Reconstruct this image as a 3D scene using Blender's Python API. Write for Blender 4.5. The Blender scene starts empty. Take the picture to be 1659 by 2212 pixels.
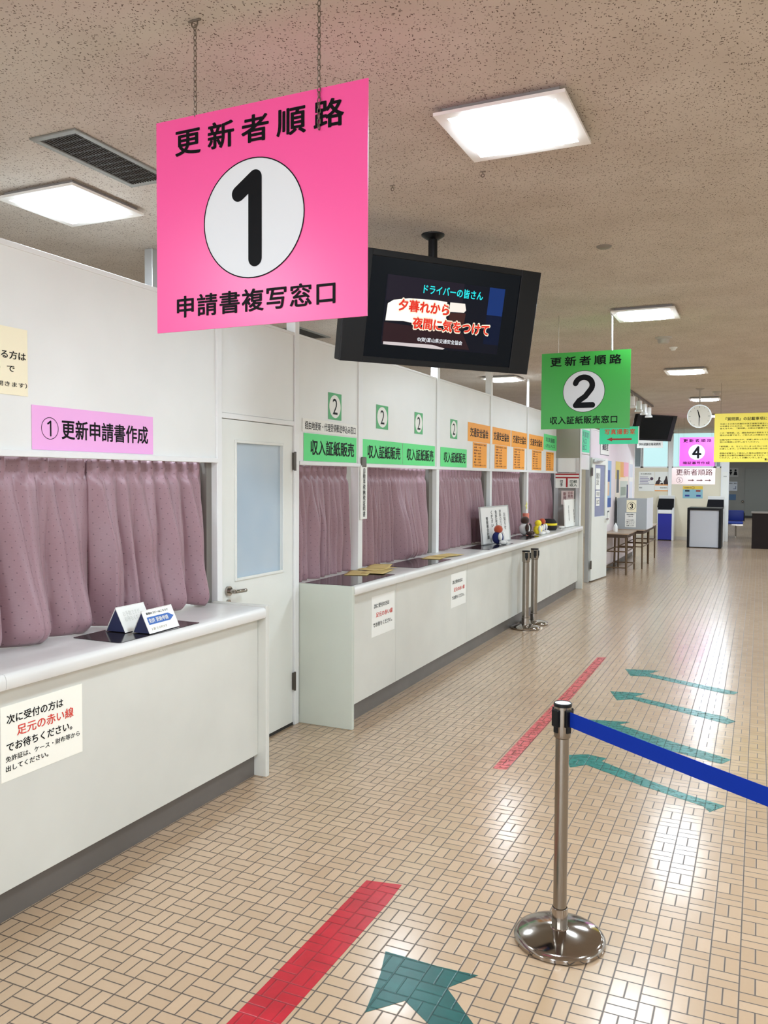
import bpy, bmesh, math, random
from mathutils import Vector, Matrix

# ------------------------------------------------------------------ camera, world, exposure
S = bpy.context.scene
COL = S.collection
H = 1.73
YAW, PITCH, ROLL = 0.426328869, -0.0415094454, 0.00577225391
cw = Vector((-math.sin(YAW)*math.cos(PITCH), math.cos(YAW)*math.cos(PITCH), math.sin(PITCH)))
cr0 = Vector((math.cos(YAW), math.sin(YAW), 0)); cu0 = cr0.cross(cw)
cr = cr0*math.cos(ROLL) + cu0*math.sin(ROLL); cu = cu0*math.cos(ROLL) - cr0*math.sin(ROLL)
cam_data = bpy.data.cameras.new('camera'); cam = bpy.data.objects.new('camera', cam_data); COL.objects.link(cam)
cam_data.sensor_fit = 'VERTICAL'; cam_data.sensor_height = 36.0; cam_data.lens = 29.0339
cam_data.clip_start = 0.05; cam_data.clip_end = 200
cam.matrix_world = Matrix(((cr.x, cu.x, -cw.x, 0), (cr.y, cu.y, -cw.y, 0), (cr.z, cu.z, -cw.z, H), (0, 0, 0, 1)))
S.camera = cam
S.view_settings.view_transform = 'Standard'; S.view_settings.look = 'None'
S.view_settings.gamma = 1.0; S.view_settings.use_curve_mapping = False
EXPO = 1.92
S.view_settings.exposure = EXPO
S.cycles.use_denoising = True
S.cycles.max_bounces = 7; S.cycles.diffuse_bounces = 4; S.cycles.glossy_bounces = 3; S.cycles.use_adaptive_sampling = True; S.cycles.adaptive_threshold = 0.02
S.cycles.sample_clamp_indirect = 6.0; S.cycles.caustics_reflective = False; S.cycles.caustics_refractive = False
wd = bpy.data.worlds.new('world'); S.world = wd; wd.use_nodes = True
wd.node_tree.nodes['Background'].inputs[0].default_value = (0.8, 0.85, 0.9, 1)
wd.node_tree.nodes['Background'].inputs[1].default_value = 0.3

LAMP = 22.0               # radiance of the ceiling lamps' diffusers
LAMP_COL = (0.835, 0.985, 1.115)
SCREEN = 2.0**(-EXPO)     # luminance scale of lit screens
ZC = 3.10                 # ceiling height
# the same ceiling lamps in the rows out of the photograph's view and over the office behind the partition; the end-passage ones are added fill
def hidden_lamp(x, y, k=1.0, c=LAMP_COL):
    l = bpy.data.lights.new('unseen_ceiling_light', 'AREA'); l.shape = 'SQUARE'; l.size = 0.40
    l.energy = LAMP*k*math.pi*0.40*0.40; l.color = c
    o = bpy.data.objects.new('unseen_ceiling_light', l); COL.objects.link(o); o.location = (x, y, ZC-0.04)
for yy in (-4.68, -0.77, 3.15, 7.07, 10.98, 14.90, 18.81, 22.73):
    hidden_lamp(1.39, yy); hidden_lamp(3.66, yy)
for yy in (-4.68, -0.77):
    hidden_lamp(-0.88, yy); hidden_lamp(-3.14, yy)
for yy in (3.15, 7.07, 10.98, 14.90):
    if yy != 3.15 and yy != 10.98: hidden_lamp(-3.16, yy)
    hidden_lamp(-5.41, yy, 0.5, (0.92, 1.0, 0.93))
hidden_lamp(-3.16, 18.81); hidden_lamp(-0.875, 22.73); hidden_lamp(-3.16, 22.73)
for yy in (29.0, 34.0, 38.0):  # added fill lamps, off the lamp grid, to brighten the grey end wall
    hidden_lamp(-2.0, yy, 1.2); hidden_lamp(1.5, yy, 1.2)

# ------------------------------------------------------------------ helpers
def lin(c):
    r = []
    for v in c:
        v = v/255.0
        r.append(v/12.92 if v <= 0.04045 else ((v+0.055)/1.055)**2.4)
    return (r[0], r[1], r[2], 1.0)
MATS = {}
def mat(name, rgb, rough=0.5, metal=0.0, spec=0.5, emit=0.0, coat=0.0, sheen=0.0, trans=0.0):
    if name in MATS: return MATS[name]
    m = bpy.data.materials.new(name); m.use_nodes = True
    b = m.node_tree.nodes['Principled BSDF']
    b.inputs['Base Color'].default_value = lin(rgb) if not emit else lin(tuple(v*0.3 for v in rgb))
    b.inputs['Roughness'].default_value = rough
    b.inputs['Metallic'].default_value = metal
    b.inputs['Specular IOR Level'].default_value = spec
    if emit:
        b.inputs['Emission Color'].default_value = lin(rgb); b.inputs['Emission Strength'].default_value = emit
    if coat: b.inputs['Coat Weight'].default_value = coat
    if sheen: b.inputs['Sheen Weight'].default_value = sheen
    if trans: b.inputs['Transmission Weight'].default_value = trans
    MATS[name] = m
    return m
def nodes(m): return m.node_tree.nodes, m.node_tree.links, m.node_tree.nodes['Principled BSDF']
class NT:
    """tiny expression builder for shader maths"""
    def __init__(s, m): s.n = m.node_tree.nodes; s.l = m.node_tree.links
    def put(s, sock, v):
        if hasattr(v, 'links') or hasattr(v, 'is_output'): s.l.new(v, sock)
        else: sock.default_value = v
    def m(s, op, a, b=None, c=None):
        n = s.n.new('ShaderNodeMath'); n.operation = op
        s.put(n.inputs[0], a)
        if b is not None: s.put(n.inputs[1], b)
        if c is not None: s.put(n.inputs[2], c)
        return n.outputs[0]
    def mix(s, f, a, b):
        n = s.n.new('ShaderNodeMix'); n.data_type = 'RGBA'
        s.put(n.inputs[0], f); s.put(n.inputs[6], a); s.put(n.inputs[7], b)
        return n.outputs[2]
    def pos(s):
        g = s.n.new('ShaderNodeNewGeometry'); x = s.n.new('ShaderNodeSeparateXYZ'); s.l.new(g.outputs['Position'], x.inputs[0])
        return g.outputs['Position'], x.outputs[0], x.outputs[1], x.outputs[2]
    def noise(s, vec, scale, detail=2.0, rough=0.5):
        n = s.n.new('ShaderNodeTexNoise'); n.inputs['Scale'].default_value = scale; n.inputs['Detail'].default_value = detail
        n.inputs['Roughness'].default_value = rough
        if vec is not None: s.l.new(vec, n.inputs['Vector'])
        return n.outputs[0]
    def wnoise(s, vec):
        n = s.n.new('ShaderNodeTexWhiteNoise'); n.noise_dimensions = '3D'; s.l.new(vec, n.inputs[0]); return n.outputs[0]
    def xyz(s, a, b, c):
        n = s.n.new('ShaderNodeCombineXYZ'); s.put(n.inputs[0], a); s.put(n.inputs[1], b); s.put(n.inputs[2], c); return n.outputs[0]
    def ramp(s, f, p0, p1):
        n = s.n.new('ShaderNodeMapRange'); n.inputs[1].default_value = p0; n.inputs[2].default_value = p1; n.clamp = True
        s.l.new(f, n.inputs[0]); return n.outputs[0]
    def bump(s, h, strength, dist=0.002):
        n = s.n.new('ShaderNodeBump'); n.inputs['Strength'].default_value = strength; n.inputs['Distance'].default_value = dist
        s.l.new(h, n.inputs['Height']); return n.outputs[0]

WM = {}                     # world matrix of every thing / part, so meshes can be given in world metres
def wm(o): return WM.get(o.name, Matrix.Identity(4))
def tag(o, label=None, cat=None, group=None, kind=None):
    if label: o['label'] = label
    if cat: o['category'] = cat
    if group: o['group'] = group
    if kind: o['kind'] = kind
    return o
def thing(name, label, cat, loc=(0, 0, 0), rz=0.0, group=None):
    o = bpy.data.objects.new(name, None); COL.objects.link(o)
    o.empty_display_size = 0.05
    o.location = loc; o.rotation_euler = (0, 0, rz)
    WM[o.name] = Matrix.Translation(loc) @ Matrix.Rotation(rz, 4, 'Z')
    return tag(o, label, cat, group)
def finish(me, m, smooth):
    me.materials.append(m)
    if smooth:
        for p in me.polygons: p.use_smooth = True
def obj(name, bm, m, parent=None, smooth=False, local=False, label=None, origin=None, weld=False, auto=True):
    """links a bmesh as ONE mesh object; vertices are world metres unless local"""
    if weld: bmesh.ops.remove_doubles(bm, verts=bm.verts, dist=1e-5)
    bmesh.ops.recalc_face_normals(bm, faces=bm.faces)
    me = bpy.data.meshes.new(name)
    base = Matrix.Identity(4)
    if parent is not None:
        base = wm(parent)
        if not local: bm.transform(base.inverted())
    elif origin is not None:
        if not local: bm.transform(Matrix.Translation(-Vector(origin)))
    bm.to_mesh(me); bm.free()
    me.materials.append(m)
    if smooth:
        for p in me.polygons: p.use_smooth = True
        if auto:
            try: me.set_sharp_from_angle(angle=math.radians(38))
            except Exception: pass
    o = bpy.data.objects.new(name, me); COL.objects.link(o)
    if parent is not None: o.parent = parent; WM[o.name] = base
    else:
        if origin is not None: o.location = origin
        WM[o.name] = Matrix.Translation(origin) if origin is not None else Matrix.Identity(4)
    if label: o['label'] = label
    return o
def struct(name, bm, m, smooth=False, parent=None, label=None):
    o = obj(name, bm, m, parent, smooth)
    if parent is None: o['kind'] = 'structure'
    if label: o['label'] = label
    return o
def dup(root, loc, rz=None, label=None, group=None):
    def cp(o, par):
        c = o.copy(); COL.objects.link(c)
        if par is not None: c.parent = par
        for ch in [x for x in bpy.data.objects if x.parent == o and x != c]: cp(ch, c)
        return c
    r = cp(root, None); r.location = loc
    if rz is not None: r.rotation_euler = (0, 0, rz)
    WM[r.name] = Matrix.Translation(loc) @ Matrix.Rotation(r.rotation_euler.z, 4, 'Z')
    if label: r['label'] = label
    if group: r['group'] = group
    return r
# ---- mesh builders
def B(): return bmesh.new()
def box(bm, x0, x1, y0, y1, z0, z1, bev=0.0, seg=2):
    vs = [bm.verts.new(p) for p in ((x0,y0,z0),(x1,y0,z0),(x1,y1,z0),(x0,y1,z0),(x0,y0,z1),(x1,y0,z1),(x1,y1,z1),(x0,y1,z1))]
    fs = [bm.faces.new([vs[i] for i in q]) for q in ((3,2,1,0),(4,5,6,7),(0,1,5,4),(1,2,6,5),(2,3,7,6),(3,0,4,7))]
    if bev:
        es = list({e for f in fs for e in f.edges})
        bmesh.ops.bevel(bm, geom=es, offset=bev, segments=seg, profile=0.5, affect='EDGES')
    return bm
class F:
    """a flat frame: O origin, R right, U up as seen by someone facing it, N towards them"""
    def __init__(s, O, R, U): s.O = Vector(O); s.R = Vector(R).normalized(); s.U = Vector(U).normalized(); s.N = s.R.cross(s.U)
    def p(s, x, y, n=0.0): return s.O + s.R*x + s.U*y + s.N*n
    def at(s, x, y, n=0.0): return F(s.p(x, y, n), s.R, s.U)
def onwall(x, y=0.0, z=0.0): return F((x, y, z), (0, 1, 0), (0, 0, 1))      # faces +X: right is +Y
def facing(x, y, z): return F((x, y, z), (1, 0, 0), (0, 0, 1))              # faces -Y: right is +X
def fbox(bm, f, x0, x1, y0, y1, n0, n1, bev=0.0, seg=2):
    t = B(); box(t, x0, x1, y0, y1, n0, n1, bev, seg)
    merge(bm, t, lambda c: f.p(c.x, c.y, c.z)); return bm
def merge(bm, t, fn):
    mp = {}
    for v in t.verts: mp[v] = bm.verts.new(fn(v.co))
    for fc in t.faces:
        try: bm.faces.new([mp[v] for v in fc.verts])
        except ValueError: pass
    t.free()
def poly(bm, f, pts, n=0.0, th=0.0):
    a = [bm.verts.new(f.p(x, y, n)) for x, y in pts]
    if not th: bm.faces.new(a); return bm
    b = [bm.verts.new(f.p(x, y, n+th)) for x, y in pts]
    bm.faces.new(list(reversed(a))); bm.faces.new(b); k = len(pts)
    for i in range(k): bm.faces.new((a[i], a[(i+1) % k], b[(i+1) % k], b[i]))
    return bm
def circ(cx, cy, r, n=48, ry=None): return [(cx+r*math.cos(2*math.pi*i/n), cy+(ry or r)*math.sin(2*math.pi*i/n)) for i in range(n)]
def rrect(x0, x1, y0, y1, r, n=6):
    pts = []
    for cx, cy, a in ((x1-r, y1-r, 0), (x0+r, y1-r, 90), (x0+r, y0+r, 180), (x1-r, y0+r, 270)):
        for i in range(n+1):
            t = math.radians(a+90*i/n); pts.append((cx+r*math.cos(t), cy+r*math.sin(t)))
    return pts
def ring(bm, f, cx, cy, r0, r1, n=0.0, k=48):
    a = [bm.verts.new(f.p(x, y, n)) for x, y in circ(cx, cy, r0, k)]; b = [bm.verts.new(f.p(x, y, n)) for x, y in circ(cx, cy, r1, k)]
    for i in range(k): bm.faces.new((a[i], a[(i+1) % k], b[(i+1) % k], b[i]))
    return bm
def stroke(bm, f, pts, r, n=0.0):
    """a pen line of half-width r with round ends; runs between sharp corners are single ribbons, each a hair above the last"""
    pts = [q for i, q in enumerate(pts) if i == 0 or math.hypot(q[0]-pts[i-1][0], q[1]-pts[i-1][1]) > 1e-6]
    runs = [[pts[0]]]
    for i in range(1, len(pts)):
        runs[-1].append(pts[i])
        if 0 < i < len(pts)-1:
            ax, ay = pts[i][0]-pts[i-1][0], pts[i][1]-pts[i-1][1]; bx, by = pts[i+1][0]-pts[i][0], pts[i+1][1]-pts[i][1]
            if abs(math.atan2(ax*by-ay*bx, ax*bx+ay*by)) > 0.7: runs.append([pts[i]])
    for k, q in enumerate(runs):
        m = len(q); L_, R_ = [], []
        for i in range(m):
            a = q[max(i-1, 0)]; b = q[min(i+1, m-1)]; d = math.hypot(b[0]-a[0], b[1]-a[1]); nx, ny = -(b[1]-a[1])/d*r, (b[0]-a[0])/d*r
            L_.append((q[i][0]+nx, q[i][1]+ny)); R_.append((q[i][0]-nx, q[i][1]-ny))
        def cap(c, p):
            a0 = math.atan2(p[1]-c[1], p[0]-c[0]); return [(c[0]+r*math.cos(a0-math.pi*t/12), c[1]+r*math.sin(a0-math.pi*t/12)) for t in range(1, 12)]
        poly(bm, f, L_ + cap(q[-1], L_[-1]) + R_[::-1] + cap(q[0], R_[0]), n + 0.00015*k)
    return bm
def tube(bm, pts, r, k=10, cap=True, r1=None):
    pts = [Vector(p) for p in pts]; rings = []; m = len(pts)
    for i, p in enumerate(pts):
        d = (pts[min(i+1, m-1)] - pts[max(i-1, 0)]).normalized()
        a = d.orthogonal().normalized() if i == 0 else (rings_a - d*rings_a.dot(d)).normalized()
        rings_a = a; b = d.cross(a)
        rr = r if r1 is None else r + (r1-r)*i/(m-1)
        rings.append([bm.verts.new(p + (a*math.cos(2*math.pi*j/k) + b*math.sin(2*math.pi*j/k))*rr) for j in range(k)])
    for u, v in zip(rings, rings[1:]):
        for j in range(k): bm.faces.new((u[j], u[(j+1) % k], v[(j+1) % k], v[j]))
    if cap: bm.faces.new(list(reversed(rings[0]))); bm.faces.new(rings[-1])
    return bm
def lathe(bm, c, prof, k=40):
    """prof: (radius, z) from bottom to top about the vertical through c"""
    cx, cy, cz = c; rs = []
    for r, z in prof:
        if r < 1e-6: rs.append([bm.verts.new((cx, cy, cz+z))])
        else: rs.append([bm.verts.new((cx+r*math.cos(2*math.pi*j/k), cy+r*math.sin(2*math.pi*j/k), cz+z)) for j in range(k)])
    for u, v in zip(rs, rs[1:]):
        for j in range(k):
            if len(u) == 1 and len(v) == 1: continue
            if len(u) == 1: bm.faces.new((u[0], v[(j+1) % k], v[j]))
            elif len(v) == 1: bm.faces.new((u[j], u[(j+1) % k], v[0]))
            else: bm.faces.new((u[j], u[(j+1) % k], v[(j+1) % k], v[j]))
    return bm
def ball(bm, c, rx, ry, rz, k=20, m=12):
    t = B(); bmesh.ops.create_uvsphere(t, u_segments=k, v_segments=m, radius=1.0)
    merge(bm, t, lambda v: Vector((c[0]+v.x*rx, c[1]+v.y*ry, c[2]+v.z*rz))); return bm
def torus(bm, c, R, r, nrm, k=12, j=6, stretch=None):
    nrm = Vector(nrm).normalized(); a = nrm.orthogonal().normalized(); b = nrm.cross(a)
    if stretch: b = Vector(stretch).normalized(); a = b.cross(nrm)
    c = Vector(c); rs = []
    for i in range(k):
        t = 2*math.pi*i/k; d = a*math.cos(t) + b*math.sin(t)*(1.7 if stretch else 1.0); dd = d.normalized()
        rs.append([bm.verts.new(c + d*R + (dd*math.cos(2*math.pi*q/j) + nrm*math.sin(2*math.pi*q/j))*r) for q in range(j)])
    for i in range(k):
        u, v = rs[i], rs[(i+1) % k]
        for q in range(j): bm.faces.new((u[q], u[(q+1) % j], v[(q+1) % j], v[q]))
    return bm
# ---- lettering
TXT = {}
def glyphs(s, bold, space=1.0, line=1.0):
    key = (s, bold, space, line)
    if key in TXT: return TXT[key]
    cu_ = bpy.data.curves.new('lettering', 'FONT'); cu_.body = s; cu_.size = 1.0; cu_.offset = bold; cu_.resolution_u = 3
    cu_.space_character = space; cu_.space_line = line; cu_.align_x = 'LEFT'
    o = bpy.data.objects.new('lettering_tmp', cu_); COL.objects.link(o)
    dg = bpy.context.evaluated_depsgraph_get(); dg.update()
    me = bpy.data.meshes.new_from_object(o.evaluated_get(dg))
    vs = [(v.co.x, v.co.y) for v in me.vertices]; fs = [tuple(p.vertices) for p in me.polygons]
    bpy.data.objects.remove(o); bpy.data.curves.remove(cu_); bpy.data.meshes.remove(me)
    TXT[key] = (vs, fs); return TXT[key]
def letters(f, s, cx, cy, w, h, m, parent, n=0.0008, bold=0.012, space=1.0, line=1.0, name='lettering', bm=None):
    """a line of writing fitted into a box w x h centred on (cx, cy) of frame f; bold = stroke thickening in em"""
    vs, fs = glyphs(s, 0.0, space, line)
    x0 = min(v[0] for v in vs) - bold; x1 = max(v[0] for v in vs) + bold; y0 = min(v[1] for v in vs) - bold; y1 = max(v[1] for v in vs) + bold
    sx = w/(x1-x0); sy = sx if h is None else h/(y1-y0)
    own = bm is None
    if own: bm = B()
    if bold < 0.004: offs = [(0, 0)]
    else:
        k = 8 if len(s) <= 9 else 4
        offs = [(0, 0)] + [(bold*math.cos(2*math.pi*(i+0.5)/k), bold*math.sin(2*math.pi*(i+0.5)/k)) for i in range(k)]
    for q_, (ox, oy) in enumerate(offs):
        nv = [bm.verts.new(f.p(cx + (x+ox-(x0+x1)/2)*sx, cy + (y+oy-(y0+y1)/2)*sy, n+0.0001*q_)) for x, y in vs]
        for q in fs:
            try: bm.faces.new([nv[i] for i in q])
            except ValueError: pass
    if own: return obj(name, bm, m, parent)
    return bm
def obj_keep(name, bm, m, parent): return obj(name, bm, m, parent)

# ------------------------------------------------------------------ materials
def tile_masks(nt):
    p, x, y, z = nt.pos()
    P = 0.1
    u = nt.m('DIVIDE', nt.m('ADD', x, 100*P+0.025), P); v = nt.m('DIVIDE', nt.m('ADD', y, 100*P-0.080), P)
    iu = nt.m('FLOOR', u); iv = nt.m('FLOOR', v); fu = nt.m('FRACT', u); fv = nt.m('FRACT', v)
    par = nt.m('MODULO', nt.m('ADD', iu, iv), 2.0)
    # block holding cell X[-0.125,-0.025] Y[3.08,3.18] is split by a line along Y
    fa = nt.m('ADD', nt.m('MULTIPLY', fu, par), nt.m('MULTIPLY', fv, nt.m('SUBTRACT', 1.0, par)))
    du = nt.m('MINIMUM', fu, nt.m('SUBTRACT', 1.0, fu)); dv = nt.m('MINIMUM', fv, nt.m('SUBTRACT', 1.0, fv))
    dm = nt.m('ABSOLUTE', nt.m('SUBTRACT', fa, 0.5))
    d = nt.m('MINIMUM', nt.m('MINIMUM', du, dv), dm)
    grout = nt.m('SUBTRACT', 1.0, nt.ramp(d, 0.014, 0.040))
    half = nt.m('GREATER_THAN', fa, 0.5)
    rnd = nt.wnoise(nt.xyz(iu, iv, half))
    return p, grout, rnd
def make_floor():
    m = mat('floor_tile', (226, 190, 156), 0.3); nt = NT(m); n, l, b = nodes(m)
    p, grout, rnd = tile_masks(nt)
    big = nt.noise(p, 0.9, 3); fine = nt.noise(p, 60, 2)
    c = nt.mix(rnd, lin((184, 154, 122)), lin((197, 167, 135)))
    c = nt.mix(nt.m('MULTIPLY', nt.ramp(big, 0.35, 0.7), 0.35), c, lin((178, 149, 117)))
    c = nt.mix(nt.m('MULTIPLY', fine, 0.25), c, lin((172, 142, 112)))
    c = nt.mix(nt.m('MULTIPLY', grout, 0.93), c, lin((58, 44, 34)))
    l.new(c, b.inputs['Base Color'])
    r = nt.m('ADD', nt.m('ADD', 0.12, nt.m('MULTIPLY', rnd, 0.05)), nt.m('MULTIPLY', grout, 0.5))
    l.new(nt.m('ADD', r, nt.m('MULTIPLY', big, 0.08)), b.inputs['Roughness'])
    b.inputs['Specular IOR Level'].default_value = 0.6
    b.inputs['Coat Weight'].default_value = 0.55; b.inputs['Coat Roughness'].default_value = 0.30; b.inputs['Coat IOR'].default_value = 1.45
    hgt = nt.m('ADD', nt.m('SUBTRACT', 1.0, grout), nt.m('MULTIPLY', rnd, 0.25))
    l.new(nt.bump(hgt, 0.35, 0.0025), b.inputs['Normal'])
    return m
M_FLOOR = make_floor()
def make_tape(name, rgb, worn):
    m = mat(name, rgb, 0.3); nt = NT(m); n, l, b = nodes(m)
    p, grout, rnd = tile_masks(nt)
    dark = tuple(v*0.62 for v in rgb)
    c = nt.mix(nt.m('MULTIPLY', grout, 0.75), lin(rgb), lin(dark))
    nz = nt.noise(p, 9, 5, 0.65)
    c = nt.mix(nt.m('MULTIPLY', nt.ramp(nz, 0.45, 0.75), 0.3), c, lin(tuple(min(255, v*1.25+20) for v in rgb)))
    l.new(c, b.inputs['Base Color'])
    l.new(nt.bump(nt.m('SUBTRACT', 1.0, grout), 0.4, 0.002), b.inputs['Normal'])
    if worn:
        nz2 = nt.noise(p, 26, 4, 0.7)
        a = nt.m('SUBTRACT', 1.0, nt.m('MULTIPLY', nt.ramp(nz2, 0.50, 0.62), worn))
        a = nt.m('MULTIPLY', a, nt.m('SUBTRACT', 1.0, nt.m('MULTIPLY', grout, 0.7*worn)))
        l.new(a, b.inputs['Alpha'])
    return m
M_RED = make_tape('red_tape', (172, 12, 32), 0.0)
M_REDW = make_tape('worn_red_tape', (196, 84, 84), 0.75)
M_TEAL = make_tape('teal_tape', (0, 76, 70), 0.0)
M_TEALW = make_tape('worn_teal_tape', (16, 112, 102), 0.45)
def make_ceiling():
    m = mat('ceiling_board', (205, 196, 185), 0.9, spec=0.1); nt = NT(m); n, l, b = nodes(m)
    p, x, y, z = nt.pos()
    def flecks(ang, sx, sy, scale, thr, off):
        ca, sa = math.cos(ang), math.sin(ang)
        wob = nt.noise(nt.xyz(x, y, off), 40, 2)
        u = nt.m('ADD', nt.m('ADD', nt.m('MULTIPLY', x, ca), nt.m('MULTIPLY', y, sa)), nt.m('MULTIPLY', wob, 0.012))
        v = nt.m('SUBTRACT', nt.m('MULTIPLY', y, ca), nt.m('MULTIPLY', x, sa))
        vo = n.new('ShaderNodeTexVoronoi'); vo.feature = 'F1'; vo.inputs['Scale'].default_value = scale
        l.new(nt.xyz(nt.m('MULTIPLY', u, sx), nt.m('MULTIPLY', v, sy), off), vo.inputs['Vector'])
        sep = n.new('ShaderNodeSeparateColor'); l.new(vo.outputs['Color'], sep.inputs[0])
        pick = nt.m('GREATER_THAN', sep.outputs[0], thr)
        size = nt.m('MULTIPLY', sep.outputs[1], 0.20)
        return nt.m('MULTIPLY', pick, nt.m('SUBTRACT', 1.0, nt.m('GREATER_THAN', vo.outputs['Distance'], nt.m('ADD', size, 0.10))))
    a = flecks(0.35, 1.0, 2.4, 56, 0.42, 1.3); c2 = flecks(1.75, 1.0, 2.2, 62, 0.45, 4.7); d = flecks(2.6, 1.0, 1.3, 105, 0.6, 8.1)
    k = nt.m('MAXIMUM', nt.m('MAXIMUM', a, c2), d)
    big = nt.noise(p, 3.0, 3)
    base = nt.mix(nt.ramp(big, 0.3, 0.7), lin((208, 199, 189)), lin((196, 186, 175)))
    c = nt.mix(nt.m('MULTIPLY', k, 0.92), base, lin((92, 78, 68)))
    l.new(c, b.inputs['Base Color'])
    l.new(nt.bump(nt.m('SUBTRACT', 1.0, k), 0.6, 0.003), b.inputs['Normal'])
    return m
M_CEIL = make_ceiling()
def make_panel(name, rgb, rough, var=0.06):
    m = mat(name, rgb, rough); nt = NT(m); n, l, b = nodes(m)
    p, x, y, z = nt.pos()
    c = nt.mix(nt.ramp(nt.noise(p, 2.2, 4), 0.3, 0.75), lin(rgb), lin(tuple(v*(1-var) for v in rgb)))
    l.new(c, b.inputs['Base Color'])
    l.new(nt.m('ADD', rough-0.05, nt.m('MULTIPLY', nt.noise(p, 12, 3), 0.1)), b.inputs['Roughness'])
    l.new(nt.bump(nt.noise(p, 260, 2), 0.05, 0.001), b.inputs['Normal'])
    return m
M_WALL = make_panel('partition_panel', (238, 238, 234), 0.36, 0.03)
M_DOOR = make_panel('door_paint', (232, 233, 226), 0.38, 0.02)
M_CFRONT = make_panel('counter_front', (218, 217, 208), 0.45, 0.05)
M_CEND = make_panel('counter_end', (203, 207, 194), 0.42, 0.04)
M_CTOP = make_panel('counter_top', (228, 226, 221), 0.25, 0.04)
M_KICK = make_panel('kick_board', (104, 98, 92), 0.4, 0.12)
M_CREAM = make_panel('cream_wall', (230, 220, 196), 0.5, 0.03)
M_GREY = make_panel('grey_wall', (128, 128, 122), 0.55, 0.05)
M_WHITE = mat('white_metal', (236, 236, 234), 0.35)
def clear_glass():
    m = mat('clear_glass', (235, 240, 240), 0.03); m.node_tree.nodes['Principled BSDF'].inputs['Alpha'].default_value = 0.10; return m
M_JAMB = mat('jamb_grey', (122, 117, 110), 0.5)
M_ALU = mat('aluminium_trim', (196, 197, 196), 0.35, 0.6)
M_BLACK = mat('black_ink', (9, 9, 12), 0.5, spec=0.15)
M_BLACKP = mat('black_plastic', (15, 15, 17), 0.4, spec=0.25)
M_DARK = mat('dark_gap', (46, 44, 42), 0.7)
M_RINK = mat('red_ink', (222, 60, 45), 0.5)
M_PAPER = mat('white_paper', (240, 239, 232), 0.55)
M_CREAMP = mat('cream_paper', (250, 240, 208), 0.55)
M_PINK = mat('pink_board', (253, 82, 160), 0.30, spec=0.9)
M_PINKL = mat('pale_pink_board', (246, 178, 234), 0.45)
M_GREEN = mat('green_board', (60, 176, 66), 0.35)
M_GREENP = mat('green_paper', (96, 226, 132), 0.5)
M_GREENC = mat('green_card', (84, 176, 112), 0.5)
M_MINT = mat('mint_board', (70, 236, 176), 0.5)
M_ORANGE = mat('orange_paper', (255, 168, 40), 0.5)
M_YELLOW = mat('yellow_board', (246, 226, 88), 0.5)
M_DISC = mat('white_disc', (226, 228, 232), 0.4)
def make_chrome():
    m = mat('polished_steel', (168, 160, 152), 0.10, 1.0); return m
M_CHROME = make_chrome()

M_STEEL = mat('brushed_steel', (146, 138, 128), 0.25, 1.0)
M_CHAIN = mat('old_chain', (120, 108, 96), 0.45, 0.7)
M_BELT = mat('blue_webbing', (0, 44, 150), 0.75, spec=0.2)
M_NAVY = mat('navy_card', (44, 50, 84), 0.5)
M_TAN = mat('kraft_paper', (214, 186, 120), 0.7)
M_MATD = mat('dark_desk_mat', (44, 40, 40), 0.12)
M_WOODT = mat('wood_leg', (96, 74, 50), 0.5)
def make_curtain():
    m = mat('mauve_curtain', (172, 138, 148), 0.42, sheen=0.15); nt = NT(m); n, l, b = nodes(m)
    uv = n.new('ShaderNodeUVMap'); sx = n.new('ShaderNodeSeparateXYZ'); l.new(uv.outputs[0], sx.inputs[0])
    gu = nt.m('DIVIDE', sx.outputs[0], 0.055); gv = nt.m('DIVIDE', sx.outputs[1], 0.0275)
    row = nt.m('FLOOR', gv); odd = nt.m('MODULO', row, 2.0)
    du = nt.m('SUBTRACT', nt.m('FRACT', nt.m('ADD', gu, nt.m('MULTIPLY', odd, 0.5))), 0.5); dv = nt.m('MULTIPLY', nt.m('SUBTRACT', nt.m('FRACT', gv), 0.5), 0.5)
    d = nt.m('SQRT', nt.m('ADD', nt.m('MULTIPLY', du, du), nt.m('MULTIPLY', dv, dv)))
    dot = nt.m('LESS_THAN', d, 0.055)
    thread = nt.noise(nt.xyz(nt.m('MULTIPLY', sx.outputs[0], 40), nt.m('MULTIPLY', sx.outputs[1], 900), 0.0), 1.0, 2)
    c = nt.mix(thread, lin((162, 128, 135)), lin((140, 107, 114)))
    c = nt.mix(nt.m('MULTIPLY', dot, 0.75), c, lin((92, 64, 76)))
    l.new(c, b.inputs['Base Color'])
    return m
M_CURT = make_curtain()
def make_frost(name, rgb, rgb2):
    m = mat(name, rgb, 0.25, spec=0.5); nt = NT(m); n, l, b = nodes(m)
    p, x, y, z = nt.pos()
    c = nt.mix(nt.ramp(nt.noise(p, 1.7, 2), 0.35, 0.7), lin(rgb), lin(rgb2)); l.new(c, b.inputs['Base Color'])
    l.new(nt.bump(nt.noise(p, 420, 2), 0.12, 0.001), b.inputs['Normal'])
    b.inputs['Transmission Weight'].default_value = 0.35; b.inputs['Roughness'].default_value = 0.35; b.inputs['IOR'].default_value = 1.3
    return m
M_FROST = make_frost('frosted_glass', (226, 240, 250), (206, 226, 242))
M_LAMPG = mat('lamp_diffuser', (255, 255, 255), 0.4)
_n, _l, _b = nodes(M_LAMPG)
_b.inputs['Emission Color'].default_value = (*LAMP_COL, 1); _b.inputs['Emission Strength'].default_value = LAMP

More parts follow.
